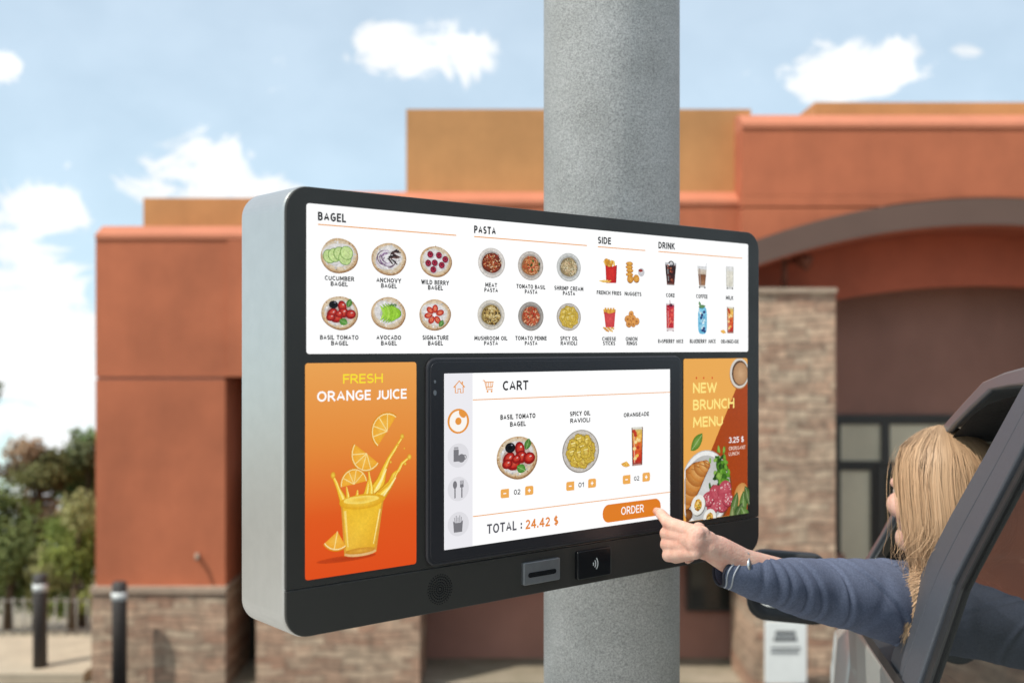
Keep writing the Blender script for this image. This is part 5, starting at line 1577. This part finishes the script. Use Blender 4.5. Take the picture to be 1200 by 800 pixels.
# outlines of the side window read from the photograph
outer = [CS(*p) for p in ((1000, 676), (1013, 654), (1030, 626), (1058, 574), (1088, 519), (1106, 496), (1127, 472), (1150, 447), (1175, 436), (1200, 429))]
inner = [CS(*p) for p in ((1006, 676), (1019, 655), (1037, 624), (1065, 574), (1096, 523), (1115, 500), (1138, 477), (1160, 457), (1181, 453), (1200, 451))]
l9, z9 = outer[-1]
outer += [(l9 - .22, z9 + .022), (l9 - .55, z9 + .02), (l9 - .95, z9 - .05), (l9 - 1.25, z9 - .20), (l9 - 1.45, z9 - .38)]
inner += [(l9 - .22, z9 - .022), (l9 - .55, z9 - .028), (l9 - .93, z9 - .10), (l9 - 1.20, z9 - .24), (l9 - 1.40, z9 - .40)]
bandL = [CS(*p) for p in ((1043, 770), (1078.7, 671), (1115, 600), (1155, 530), (1200, 447))]
bandR = [CS(*p) for p in ((1096, 770), (1124, 686), (1169, 600), (1200, 540))]
# extend the band down to the belt and up to the roof rail
def ext(a, b, z):
    t = (z - a[1]) / (b[1] - a[1]); return (a[0] + (b[0] - a[0]) * t, z)
bandL = [ext(bandL[0], bandL[1], BELT - .02)] + bandL
bandR = [ext(bandR[0], bandR[1], BELT - .02)] + bandR
bandR = bandR + [ext(bandR[-2], bandR[-1], bandL[-1][1] - .02)]
def resample(pts, n):
    d = [0]
    for a, b in zip(pts, pts[1:]): d.append(d[-1] + math.hypot(b[0] - a[0], b[1] - a[1]))
    out = []
    for i in range(n):
        t = d[-1] * i / (n - 1); j = 0
        while j < len(d) - 2 and d[j + 1] < t: j += 1
        f = (t - d[j]) / max(d[j + 1] - d[j], 1e-9)
        out.append(tuple(pts[j][k] + (pts[j + 1][k] - pts[j][k]) * f for k in (0, 1)))
    return out
bL, bR = resample(bandL, 14), resample(bandR, 14)
mixp = lambda t: [tuple(a[k] + (b[k] - a[k]) * t for k in (0, 1)) for a, b in zip(bL, bR)]
for right in (False, True):
    fr = MB(); strip(fr, outer, inner, .014, right)
    o = fix_normals(obj('window_frame', fr, M['rail'], car)); bevel(o, .006, 3)
    pb = MB()
    strip(pb, bL, mixp(.42), .03, right)
    strip(pb, mixp(.40), mixp(.47), .022, right, proud=-.009)
    strip(pb, mixp(.45), mixp(.86), .03, right, proud=.003)
    o = fix_normals(obj('door_pillar', pb, M['pillar'], car)); bevel(o, .005, 3)
    ps = MB(); strip(ps, mixp(.85), mixp(1.0), .02, right, proud=-.004)
    o = fix_normals(obj('window_seal', ps, M['trim'], car)); bevel(o, .004, 2)
    # rear side pane
    top = [p for p in inner if p[0] < bR[-1][0] - .01]
    top = resample([(bR[-1][0], inner[9][1] - .0)] + top, 14)
    bot = [(bR[0][0] + (top[-1][0] - bR[0][0]) * i / 13, BELT) for i in range(14)]
    # pane follows the band edge at its front
    poly = mixp(.97) + [tuple(p) for p in top[1:]] + [(top[-1][0] + .02, BELT - .01)]
    gp = MB(); gp.add([side(l, z, .012, right) for l, z in poly], [tuple(range(len(poly)))])
    obj('rear_side_window', gp, M['cglass'], car)
    # door and rear flank below the belt, rounded in section
    def flank(l0, l1, name, n=10):
        prof = [(.10, .24), (.03, .34), (.0, .50), (-.012, .62), (.004, .74), (.0, .84), (.012, BELT - .004), (.05, BELT), (.09, BELT - .01), (.10, .5), (.11, .26)]
        V = []
        for i in range(n + 1):
            l = l0 + (l1 - l0) * i / n
            bow = .03 * max(0, (abs(l + .3) - 1.2)) ** 1.5
            V += [CW(l, (WID - w - bow) if right else w + bow, z) for w, z in prof]
        m_ = len(prof)
        Fc = [(i * m_ + k, i * m_ + k + 1, (i + 1) * m_ + k + 1, (i + 1) * m_ + k) for i in range(n) for k in range(m_ - 1)]
        Fc.append(tuple(range(m_))); Fc.append(tuple(n * m_ + k for k in range(m_)))
        o_ = fix_normals(obj(name, MB().add(V, Fc, None, True), M['paint'], car))
        return o_
    dr_ = flank(-.60, .46, 'door')
    hb = MB(); hb.tube([side(-.40, .70, -.012, right), side(-.36, .705, -.045, right), side(-.24, .705, -.045, right), side(-.20, .70, -.012, right)], .011, 8)
    obj('handle', hb, M['pillar'], dr_)
    flank(-2.35, -.606, 'rear_flank')
    # sill trim along the window's foot
    sl = MB(); strip(sl, [(-1.9, BELT + .008), (.40, BELT + .008)], [(-1.9, BELT - .012), (.40, BELT - .012)], .03, right, proud=.004)
    obj('belt_trim', fix_normals(obj('belt_trim', sl, M['trim'], car)) and MB(), None, None) if False else fix_normals(obj('belt_trim', sl, M['trim'], car))
# bonnet and front end
def loft(secs, name, m_):
    """secs = [(l, half width, z bottom, z top)]"""
    V = []; prof = [(-1, 0), (-1.0, .55), (-.985, .8), (-.90, .95), (-.6, 1.0), (0, 1.02), (.6, 1.0), (.90, .95), (.985, .8), (1.0, .55), (1, 0)]
    for (l, hw, zb, zt) in secs:
        V += [CW(l, WID / 2 + x * hw, zb + (zt - zb) * t) for x, t in prof]
    k_ = len(prof)
    Fc = [(i * k_ + k, i * k_ + k + 1, (i + 1) * k_ + k + 1, (i + 1) * k_ + k) for i in range(len(secs) - 1) for k in range(k_ - 1)]
    Fc += [(i * k_ + k_ - 1, i * k_, (i + 1) * k_, (i + 1) * k_ + k_ - 1) for i in range(len(secs) - 1)]
    Fc.append(tuple(range(k_))); e = (len(secs) - 1) * k_; Fc.append(tuple(e + k for k in reversed(range(k_))))
    o_ = fix_normals(obj(name, MB().add(V, Fc, None, True), m_, car))
    return o_
h2 = WID / 2
o = loft([(.465, h2 - .004, .24, .885), (.60, h2 - .006, .24, .865), (.9, h2 - .03, .24, .80), (1.3, h2 - .08, .24, .70), (1.6, h2 - .17, .26, .60), (1.75, h2 - .30, .30, .50)], 'bonnet', M['paint'])
loft([(-2.2, h2 - .05, .26, BELT), (-2.45, h2 - .08, .28, BELT - .02), (-2.62, h2 - .16, .34, BELT - .12), (-2.7, h2 - .26, .42, BELT - .25)], 'tailgate', M['paint'])
fl = MB(); fl.add([CW(l, w, z) for l in (-2.4, .5) for w in (.06, WID - .06) for z in (.20, .26)], [(0, 1, 3, 2), (4, 6, 7, 5), (0, 4, 5, 1), (2, 3, 7, 6), (0, 2, 6, 4), (1, 5, 7, 3)])
obj('floor_pan', fl, M['trim'], car)
# roof skin and lining
ro = [p for p in outer if p[1] > outer[5][1] - .001]
rs = resample(ro[:], 18)
V = []; NW = 13
for th in (0.0, -.03):
    for (l, z) in rs:
        for j in range(NW):
            t = j / (NW - 1)
            a, b_ = side(l, z, 0), side(l, z, 0, True)
            p = a.lerp(b_, t); p.z += .022 * math.sin(math.pi * t) + th - (.010 if j in (0, NW - 1) else 0)
            V.append(p)
def grid_faces(n, m_, off=0): return [(off + i * m_ + j, off + i * m_ + j + 1, off + (i + 1) * m_ + j + 1, off + (i + 1) * m_ + j) for i in range(n - 1) for j in range(m_ - 1)]
NV = len(V) // 2
obj('roof', MB().add(V[:NV], grid_faces(len(rs), NW), None, True), M['rail'], car)
obj('roof_lining', MB().add(V[NV:], grid_faces(len(rs), NW), None, True), M['inside'], car)
# windscreen between the two front pillars
ws_ = resample(inner[1:6], 8); V = []
for (l, z) in ws_:
    for j in range(NW):
        t = j / (NW - 1); a, b_ = side(l, z, .03), side(l, z, .03, True)
        p = a.lerp(b_, t) + Vector((ch.x, ch.y, 0)) * .10 * math.sin(math.pi * t); V.append(p)
obj('windscreen', MB().add(V, grid_faces(len(ws_), NW), None, True), M['cglass'], car)
# cabin
db = MB(); db.add([CW(l, w, z) for (l, z) in ((.47, .84), (.20, .86), (.12, .80), (.16, .55), (.47, .5)) for w in (.06, WID - .06)],
                  [(0, 1, 3, 2), (2, 3, 5, 4), (4, 5, 7, 6), (6, 7, 9, 8), (0, 2, 4, 6, 8), (9, 7, 5, 3, 1), (8, 9, 1, 0)])
o = fix_normals(obj('dashboard', db, M['inside'], car)); bevel(o, .02, 3)
sw = MB()
cc = CW(.10, .42, .80); ax = Vector((ch.x * -.85, ch.y * -.85, .53)).normalized(); e1 = Vector((cr.x, cr.y, 0)); e2 = ax.cross(e1)
ring = [cc + (e1 * math.cos(t * .2618) + e2 * math.sin(t * .2618)) * .18 for t in range(25)]
sw.tube(ring, .015, 10)
for t in (0, 8, 16): sw.tube([cc - ax * .03, ring[t]], .012, 8)
sw.tube([cc - ax * .03, cc - ax * .25], .03, 10)
obj('steering_wheel', sw, M['trim'], car)
for w in (.40, WID - .40):
    st = MB()
    st.capsule(CW(-.15, w - .14, .50), CW(-.15, w + .14, .50), .10, .10); st.capsule(CW(.15, w - .14, .52), CW(.15, w + .14, .52), .09, .09)
    for q in (0, .25, .5, .75, 1):
        st.capsule(CW(-.32 - .16 * q, w - .15 + .03 * q, .55 + .42 * q), CW(-.32 - .16 * q, w + .15 - .03 * q, .55 + .42 * q), .085 - .02 * q, .085 - .02 * q)
    st.capsule(CW(-.52, w - .07, 1.12), CW(-.52, w + .07, 1.12), .06, .06); st.capsule(CW(-.53, w - .07, 1.17), CW(-.53, w + .07, 1.17), .05, .05)
    st.capsule(CW(-.50, w - .05, .98), CW(-.52, w - .05, 1.12), .01, .01); st.capsule(CW(-.50, w + .05, .98), CW(-.52, w + .05, 1.12), .01, .01)
    objm('seat', remeshed('seat', st, .012, 8), M['inside'], car)
# door mirror
mc = P(925, 688.5, 2.36)
def mr(a, b_, c): return mc + Vector((cr.x, cr.y, 0)) * a + Vector((0, 0, 1)) * b_ + Vector((ch.x, ch.y, 0)) * c
V = []; prof = []
def rr_at(sx, sz, c, r, dz=0): return [mr(p[0], p[1] + dz - p[0] * .06, c) for p in rrect(-sx, sx, -sz, sz, r, 6)]
rings = [rr_at(.070, .048, .012, .03), rr_at(.074, .052, .002, .033), rr_at(.086, .072, -.004, .038), rr_at(.089, .075, .004, .04), rr_at(.088, .074, .03, .04), rr_at(.076, .056, .075, .04), rr_at(.05, .035, .10, .03)]
n = len(rings[0])
Vv = [p for r_ in rings for p in r_]
Fc = [(i * n + k, (i + 1) * n + k, (i + 1) * n + (k + 1) % n, i * n + (k + 1) % n) for i in range(len(rings) - 1) for k in range(n)]
Fc.append(tuple(range(n))); Fc.append(tuple((len(rings) - 1) * n + k for k in reversed(range(n))))
mb_ = MB().add(Vv, Fc, None, True)
mb_.tube([mr(.05, -.03, .05), mr(.12, -.045, .05), CW(.36, .02, .90)], [.03, .026, .03], 12)
mi = obj('door_mirror', mb_, M['trim'], car)
obj('mirror_glass', MB().add(rr_at(.069, .047, .0105, .03), [tuple(range(n))]), M['mirror'], mi)
cl = rr_at(.0885, .0685, .012, .04)
# wheels
for l in (1.05, -1.55):
    for right in (False, True):
        w = WID - .20 if right else .20
        c_ = CW(l, w, .31); axv = Vector((cr.x, cr.y, 0))
        def ringpts(r, o_): 
            return [c_ + axv * o_ + (Vector((ch.x, ch.y, 0)) * math.cos(6.2832 * k / 28) + Vector((0, 0, 1)) * math.sin(6.2832 * k / 28)) * r for k in range(28)]
        def turn(pr): 
            V_ = [p for r, o_ in pr for p in ringpts(r, o_)]
            return MB().add(V_, [(i * 28 + k, i * 28 + (k + 1) % 28, (i + 1) * 28 + (k + 1) % 28, (i + 1) * 28 + k) for i in range(len(pr) - 1) for k in range(28)], None, True)
        wh = obj('wheel', turn([(.04, -.07), (.19, -.07), (.19, .07), (.04, .07)]), M['trim'], car)
        obj('tyre', turn([(.20, -.10), (.29, -.105), (.31, -.08), (.31, .08), (.29, .105), (.20, .10)]), M['blackmat'], wh)
        rm = turn([(.205, -.09), (.19, -.095), (.17, -.06), (.17, .06), (.19, .095), (.205, .09)])
        for k in range(5):
            q = 6.2832 * k / 5
            rm.tube([c_ + axv * (.075 if right else -.075), c_ + axv * (.085 if right else -.085) + (Vector((ch.x, ch.y, 0)) * math.cos(q) + Vector((0, 0, 1)) * math.sin(q)) * .19], .02, 8)
        obj('rim', rm, M['plate'], wh)

# ------------------------------------------------------------------ the woman at the wheel
Zt = Kz(762)
ut_, vt_ = Kl(762, 597.5)
TIP = Kw(ut_, -.0135, vt_)
IM = P(784, 613, Zt - .062)
WR = P(815, 632.5, Zt - .135)
FA = P(841, 645, Zt - .105)
CU = P(870, 662, Zt - .075)
EL = P(957, 690, 1.90)
SH = P(1080, 706, 2.04)
Hc = P(1101, 580, 1.975)
HS = .95
yaw = R(119)
f = Vector((math.cos(yaw), math.sin(yaw), 0)); lf = Vector((-f.y, f.x, 0)); up3 = Vector((0, 0, 1))
person = thing('person', 'blonde woman in a navy sweater pointing at the touchscreen from the car window', 'person', CW(-.12, .40, .48), -CA)
b = MB()
# hand
hh = (IM - WR).normalized()
w0 = Vector((.22, -.62, -.75)); ww = (w0 - hh * w0.dot(hh)).normalized()
nn = hh.cross(ww)
if nn.y < 0: nn = -nn
MC = [IM, IM + ww * .0180 + hh * .004, IM + ww * .0345 - hh * .002, IM + ww * .049 - hh * .012]
for i, mcp in enumerate(MC):
    s = WR + ww * (i - 1.2) * .010
    b.capsule(s - hh * .004, mcp, .0115, .0112)
    b.capsule(s + nn * .012, mcp + nn * .006 - hh * .012, .0100, .0095)
dpt = (TIP - IM)
sag = Vector((0, 0, 1)) * .006 - nn * .004
p1 = IM + dpt * .47 + sag; p2 = IM + dpt * .76 + sag * .6
b.capsule(IM, p1, .0108, .0088); b.capsule(p1, p2, .0088, .0074); b.capsule(p2, TIP, .0074, .0062)
for i, (L1, L2, L3, r, cu) in enumerate(((.043, .028, .021, .0093, 0), (.040, .026, .020, .0088, .05), (.032, .021, .018, .0080, .1))):
    mcp = MC[i + 1]
    a_ = (nn * (.82 + cu) + hh * (.50 - cu) + ww * .06).normalized(); q1 = mcp + a_ * L1
    c_ = (nn * .42 - hh * .86).normalized(); q2 = q1 + c_ * L2
    d_ = (-nn * .72 - hh * .62).normalized(); q3 = q2 + d_ * L3
    b.capsule(mcp, q1, r * 1.15, r); b.capsule(q1, q2, r, r * .9); b.capsule(q2, q3, r * .9, r * .8)
# thumb, folded along the far side of the fist
t0 = WR + hh * .016 - ww * .004 + nn * .016
t1 = t0 + hh * .036 + nn * .022 + ww * .004; t2 = t1 + hh * .026 + nn * .010 + ww * .014; t3 = t2 + hh * .006 + nn * .002 + ww * .024
b.capsule(t0, t1, .0115, .0108); b.capsule(t1, t2, .0112, .0098); b.capsule(t2, t3, .0098, .0078)
# wrist, forearm, upper arm
b.capsule(WR, WR.lerp(IM, .45) + ww * .013 + nn * .005, .0165, .0145)
b.capsule(WR - ww * .006, WR.lerp(FA, .5) - ww * .006, .0155, .0175); b.capsule(WR + ww * .006, WR.lerp(FA, .5) + ww * .006, .0155, .0175)
b.capsule(WR.lerp(FA, .5), FA, .0205, .0240); b.capsule(FA, CU, .0240, .0270); b.capsule(CU, EL, .0270, .036); b.capsule(EL, SH, .036, .050)
# trunk, right arm, legs
NB = Hc - up3 * .145 - f * .012
CHS = CW(-.03, .25, .80); PEL = CW(-.12, .38, .52)
SR = SH + (Vector((cr.x, cr.y, 0)) * .34 + up3 * .02)
b.capsule(Hc - up3 * .06 - f * .01, NB, .052, .056)
b.capsule(NB, CHS, .06, .13); b.capsule(CHS, PEL, .14, .15)
b.capsule(SH, SR, .06, .06); b.capsule(SH.lerp(SR, .25) - up3 * .10, SH.lerp(SR, .75) - up3 * .10, .11, .11)
ER = SR + Vector((0, 0, -.25)) + Vector((ch.x, ch.y, 0)) * .05; HR_ = CW(.10, .60, .80)
b.capsule(SR, ER, .05, .042); b.capsule(ER, HR_, .04, .026); b.capsule(HR_, HR_ + Vector((ch.x, ch.y, 0)) * .05, .03, .028)
for k in (-1, 1):
    hp = PEL + Vector((cr.x, cr.y, 0)) * .09 * k; kn_ = hp + Vector((ch.x, ch.y, 0)) * .40 + up3 * .08; ft = kn_ + Vector((ch.x, ch.y, 0)) * .20 - up3 * .30
    b.capsule(hp, kn_, .085, .06); b.capsule(kn_, ft, .055, .035); b.capsule(ft, ft + Vector((ch.x, ch.y, 0)) * .14, .035, .03)
# head with a face
RM = Matrix((lf, -f, up3)).transposed()       # local x = her left, -y = forward
def hp_(a, fw, z): return Hc + (lf * a + f * fw + up3 * z) * HS
b.ellipsoid(hp_(0, -.004, .030), (.074 * HS, .094 * HS, .088 * HS), M=RM)
b.ellipsoid(hp_(0, .022, -.022), (.064 * HS, .066 * HS, .082 * HS), M=RM)
b.capsule(hp_(-.02, .052, -.086), hp_(.02, .052, -.086), .026, .026)          # chin
b.capsule(hp_(-.045, .0, -.062), hp_(-.016, .055, -.086), .026, .022); b.capsule(hp_(.045, .0, -.062), hp_(.016, .055, -.086), .026, .022)
b.capsule(hp_(0, .086, .004), hp_(0, .104, -.030), .008, .011); b.capsule(hp_(-.011, .092, -.033), hp_(.011, .092, -.033), .008, .008)
b.capsule(hp_(-.034, .074, .018), hp_(-.012, .084, .020), .010, .010); b.capsule(hp_(.034, .074, .018), hp_(.012, .084, .020), .010, .010)
b.capsule(hp_(-.016, .078, -.056), hp_(.016, .078, -.056), .0085, .0085); b.capsule(hp_(-.013, .077, -.067), hp_(.013, .077, -.067), .0085, .0085)
for k in (-1, 1):
    b.capsule(hp_(.04 * k, .058, -.022), hp_(.05 * k, .03, -.03), .024, .022)
    b.ellipsoid(hp_(.074 * k, -.012, -.008), (.010, .020, .032), M=RM)
body_me = remeshed('body', b, .0023, 5, .5)
# head, hands and forearms show; the body is one surface
body = objm('body', body_me, M['skin'], person)
for k in (-1, 1):
    e = MB(); e.ellipsoid(hp_(.031 * k, .0655, .002), (.0125, .0125, .0125), M=RM)
    ey = obj('eye', e, M['eye'], body)
    e = MB(); e.ellipsoid(hp_(.031 * k, .0815, .002), (.006, .004, .006), M=RM)
    obj('iris', e, M['iris'], body) if False else None
# nail on the pointing finger
nl = MB(); nx_ = (TIP - p2).normalized(); nu = (up3 * .8 - Vector((0, 1, 0)) * .5); nu = (nu - nx_ * nu.dot(nx_)).normalized()
nl.ellipsoid(TIP - nx_ * .002 + nu * .0048, (.0038, .0058, .0014), 14, 8, M=Matrix((nu.cross(nx_), nx_, nu)).transposed())
M['nail'] = mat('fingernail', (.70, .42, .36), .25, coat=.3)
obj('fingernail', nl, M['nail'], body)

# sweater: trunk and right sleeve grown as one, left sleeve laid with its creases
g2 = MB()
g2.capsule(NB - up3 * .02, CHS, .072, .142); g2.capsule(CHS, PEL, .152, .165)
g2.capsule(SH + Vector((.015, 0, 0)), SR, .066, .068); g2.capsule(SH.lerp(SR, .25) - up3 * .10, SH.lerp(SR, .75) - up3 * .10, .122, .122)
g2.capsule(SR, ER, .06, .052); g2.capsule(ER, ER.lerp(HR_, .85), .050, .036)
tm = remeshed('sweater', g2, .006, 8)
SL = [(850, 665, -.086, 22.5), (868, 670, -.073, 24.5), (889, 677, -.052, 26.5), (915, 683, -.018, 29.5), (935, 687, .012, 33), (957, 691, .045, 36), (982, 694.5, .07, 39.5), (1010, 698, .10, 43), (1040, 703, .135, 47), (1066, 709, .165, 50), (1090, 714, .19, 52)]
pts = [(P(x, y, Zt + dz), r / F * (Zt + dz)) for x, y, dz, r in SL]
def cat(i, t):
    def q(j): return pts[min(max(j, 0), len(pts) - 1)]
    a, b2, c2, d2 = q(i - 1), q(i), q(i + 1), q(i + 2)
    def h(p0, p1, p2_, p3): return .5 * ((2 * p1) + (p2_ - p0) * t + (2 * p0 - 5 * p1 + 4 * p2_ - p3) * t * t + (3 * p1 - p0 - 3 * p2_ + p3) * t ** 3)
    return h(a[0], b2[0], c2[0], d2[0]), h(a[1], b2[1], c2[1], d2[1])
NS, NR = 300, 96
samples = []
for i in range(NS):
    s = i / (NS - 1) * (len(pts) - 1); j = min(int(s), len(pts) - 2)
    samples.append(cat(j, s - j))
creases = [(.13, .05, .012, .0022), (.185, .07, .012, .0036), (.235, .05, .011, .0030), (.275, .11, .012, .0042), (.335, .13, .010, .0026), (.50, .10, .009, .0030), (.58, .26, .009, .0050), (.75, .24, .009, .0050), (.70, -.05, .02, .0016), (.88, .16, .010, .003)]
def sleeve_pt(i, th, rad_add=0.0, shift=0.0):
    c_, r = samples[i]
    a_, b2 = samples[max(i - 1, 0)][0], samples[min(i + 1, NS - 1)][0]
    t = (b2 - a_).normalized()
    u_ = (up3 - t * t.z).normalized(); v_ = t.cross(u_)
    if v_.y > 0: v_ = -v_
    s = i / (NS - 1)
    d = 0
    for (sk, sl_, wd, dp) in creases:
        ph = sk + sl_ * (1 - math.cos(min(abs(th), math.pi))) / 2 * (1 if th >= 0 else .6)
        x = (s - ph) / wd
        top = 1 - math.exp(-(th / .85) ** 2) * min(1, max(0, 2 * (1 - s / .5)))
        fade = .35 + .65 * math.exp(-((th - 1.4) / 1.3) ** 2)
        d += top * dp * fade * (-math.exp(-x * x) + .5 * math.exp(-((x - 2.0) / 1.6) ** 2) + .3 * math.exp(-((x + 2.3) / 1.8) ** 2))
    d *= min(1, s / .2)
    d += .0030 * min(1, s / .35) * noise.noise((c_.x * 22 + math.cos(th) * 1.2, c_.z * 22 + math.sin(th) * 1.2, s * 9))
    hem = (-.046 * math.exp(-((th - .05) / .62) ** 2) + .022 * math.exp(-((th - 1.75) / .8) ** 2)) * max(0, 1 - s / .22) ** 1.3
    rr_ = r + d + rad_add
    return c_ + (u_ * math.cos(th) + v_ * math.sin(th)) * rr_ - t * (hem + shift)
TH_ = [(-math.pi + 2 * math.pi * k / NR) for k in range(NR)]
sv = MB(); V = []
inner_idx = [28, 18, 10, 4, 0]
for i in inner_idx: V += [sleeve_pt(i, th, -.0035) for th in TH_]
for i in range(NS): V += [sleeve_pt(i, th) for th in TH_]
nr_ = len(inner_idx) + NS
sv.add(V, [(i * NR + k, i * NR + (k + 1) % NR, (i + 1) * NR + (k + 1) % NR, (i + 1) * NR + k) for i in range(nr_ - 1) for k in range(NR)], None, True)
for v_ in tm.vertices: pass
sv.add([v_.co.copy() for v_ in tm.vertices], [tuple(p.vertices) for p in tm.polygons], None, True)
swt = fix_normals(obj('sweater', sv, M['knit'], person))
hm = MB(); hm.tube([sleeve_pt(0, th, -.0015) for th in TH_ + [TH_[0]]], .0024, 8, cap=False)
obj('cuff_edging', hm, M['seam'], swt)
pp = MB()
for ii in (6, 14):
    arc = [th for th in TH_ if .15 < th < 2.9]
    pp.tube([sleeve_pt(ii, th, .0002) for th in arc], .0014, 8)
obj('cuff_piping', pp, M['stripe'], swt)
zp = MB()
for kk in range(26):
    q_ = sleeve_pt(0, -.25 + kk * .042, .0016); zp.ellipsoid(q_, (.0019, .0019, .0019), 8, 6)
q_ = sleeve_pt(6, .62, .004)
zp.ellipsoid(q_, (.005, .004, .005), 12, 8); zp.tube([q_, q_ + Vector((.001, -.006, -.006)), q_ + Vector((.001, -.009, -.013)), q_ + Vector((.0, -.009, -.022))], [.0022, .0032, .0048, .0042], 10)
obj('cuff_zip', zp, M['steel'], swt)
# trousers
tr = MB()
for k in (-1, 1):
    hp2 = PEL + Vector((cr.x, cr.y, 0)) * .09 * k; kn_ = hp2 + Vector((ch.x, ch.y, 0)) * .40 + up3 * .08; ft = kn_ + Vector((ch.x, ch.y, 0)) * .19 - up3 * .28
    tr.capsule(hp2, kn_, .098, .072); tr.capsule(kn_, ft, .068, .05)
tr.capsule(PEL - Vector((cr.x, cr.y, 0)) * .07, PEL + Vector((cr.x, cr.y, 0)) * .07, .12, .12)
objm('trousers', remeshed('trousers', tr, .008, 6), M['denim'], person)

# hair: long straight strands from the parting, gathered low behind her left shoulder
rnd = random.Random(21)
hr = MB()
G = P(1086, 664, 1.955)
TAILS = P(1064, 722, 1.93)
def scalp(az, pol, ex=0.0):
    """az from her face, pol from the crown"""
    a_, fw, z = .0755 * HS + ex, .0965 * HS + ex, .092 * HS + ex
    s = math.sin(pol)
    return Hc + f * (-.006 + fw * s * math.cos(az)) + lf * (a_ * s * math.sin(az)) + up3 * (.030 * HS + z * math.cos(pol))
def crv(ps, n):
    out = []
    m_ = len(ps)
    for i in range(n):
        s = i / (n - 1) * (m_ - 1); j = min(int(s), m_ - 2); t = s - j
        q = lambda k: ps[min(max(k, 0), m_ - 1)]
        p0, p1_, p2_, p3 = q(j - 1), q(j), q(j + 1), q(j + 2)
        out.append(.5 * ((2 * p1_) + (p2_ - p0) * t + (2 * p0 - 5 * p1_ + 4 * p2_ - p3) * t * t + (3 * p1_ - p0 - 3 * p2_ + p3) * t ** 3))
    return out
blond = [(.20, .125, .070), (.27, .175, .098), (.33, .225, .13), (.40, .28, .165), (.44, .31, .185), (.48, .345, .21), (.54, .40, .26)]
def strand(ps, w, col, n=16, taper=.25):
    path = crv(ps, n); V = []
    for i, p in enumerate(path):
        t = (path[min(i + 1, n - 1)] - path[max(i - 1, 0)]).normalized()
        axis = Vector((Hc.x, Hc.y, p.z)); o_ = (p - axis)
        o_ = (o_ - t * o_.dot(t)).normalized() if o_.length > 1e-4 else f
        sd = t.cross(o_).normalized()
        k = w * (1 - (1 - taper) * (i / (n - 1)) ** 2) * (.5 + .5 * min(1, i / 2))
        V += [p - sd * k, p + o_ * k * .12, p + sd * k]
    Fc = []
    for i in range(n - 1):
        for j in range(2):
            Fc.append((i * 3 + j, i * 3 + j + 1, (i + 1) * 3 + j + 1, (i + 1) * 3 + j))
    cs = []
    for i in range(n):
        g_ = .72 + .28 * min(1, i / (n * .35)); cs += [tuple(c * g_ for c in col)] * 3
    hr.add(V, Fc, cs, True)
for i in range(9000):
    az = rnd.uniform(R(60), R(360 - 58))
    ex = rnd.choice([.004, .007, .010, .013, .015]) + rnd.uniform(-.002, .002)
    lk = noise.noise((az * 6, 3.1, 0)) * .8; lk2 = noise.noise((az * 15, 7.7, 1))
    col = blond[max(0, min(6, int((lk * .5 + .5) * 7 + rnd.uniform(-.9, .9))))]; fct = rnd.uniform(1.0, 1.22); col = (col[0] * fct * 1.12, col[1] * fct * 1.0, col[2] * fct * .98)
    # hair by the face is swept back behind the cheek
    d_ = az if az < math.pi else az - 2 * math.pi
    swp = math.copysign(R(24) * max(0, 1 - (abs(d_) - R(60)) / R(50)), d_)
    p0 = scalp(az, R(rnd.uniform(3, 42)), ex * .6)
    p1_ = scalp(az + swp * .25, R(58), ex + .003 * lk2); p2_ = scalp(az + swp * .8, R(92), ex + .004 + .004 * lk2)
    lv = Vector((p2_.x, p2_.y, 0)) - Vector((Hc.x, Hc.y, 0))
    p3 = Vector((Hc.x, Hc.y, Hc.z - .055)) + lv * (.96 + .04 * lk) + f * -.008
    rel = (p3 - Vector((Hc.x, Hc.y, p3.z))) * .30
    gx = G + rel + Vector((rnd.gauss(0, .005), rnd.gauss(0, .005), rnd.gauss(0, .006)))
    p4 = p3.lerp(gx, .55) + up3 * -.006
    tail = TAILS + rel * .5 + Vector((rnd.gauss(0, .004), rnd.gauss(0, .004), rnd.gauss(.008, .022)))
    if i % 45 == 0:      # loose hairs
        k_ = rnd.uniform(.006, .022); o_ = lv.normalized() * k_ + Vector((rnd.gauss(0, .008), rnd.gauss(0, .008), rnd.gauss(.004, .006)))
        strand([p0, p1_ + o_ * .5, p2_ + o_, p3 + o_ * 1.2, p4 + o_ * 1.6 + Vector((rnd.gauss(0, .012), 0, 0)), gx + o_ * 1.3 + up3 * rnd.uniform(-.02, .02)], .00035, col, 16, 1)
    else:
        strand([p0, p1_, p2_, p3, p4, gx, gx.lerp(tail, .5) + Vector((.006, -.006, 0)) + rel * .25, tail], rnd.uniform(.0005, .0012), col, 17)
cap_ = MB(); 
hair = obj('hair', hr, M['hair'], person)
# close cap under the strands so no scalp shows through
cp = MB(); V = []; NA, NP = 60, 16
for j in range(NP):
    for i in range(NA + 1):
        az = R(52) + (R(308) - R(52)) * i / NA
        V.append(scalp(az, R(2) + R(112) * j / (NP - 1), .0035))
cp.add(V, grid_faces(NP, NA + 1), (.30, .19, .10), True)
obj('hair_underlayer', cp, M['hair'], hair)
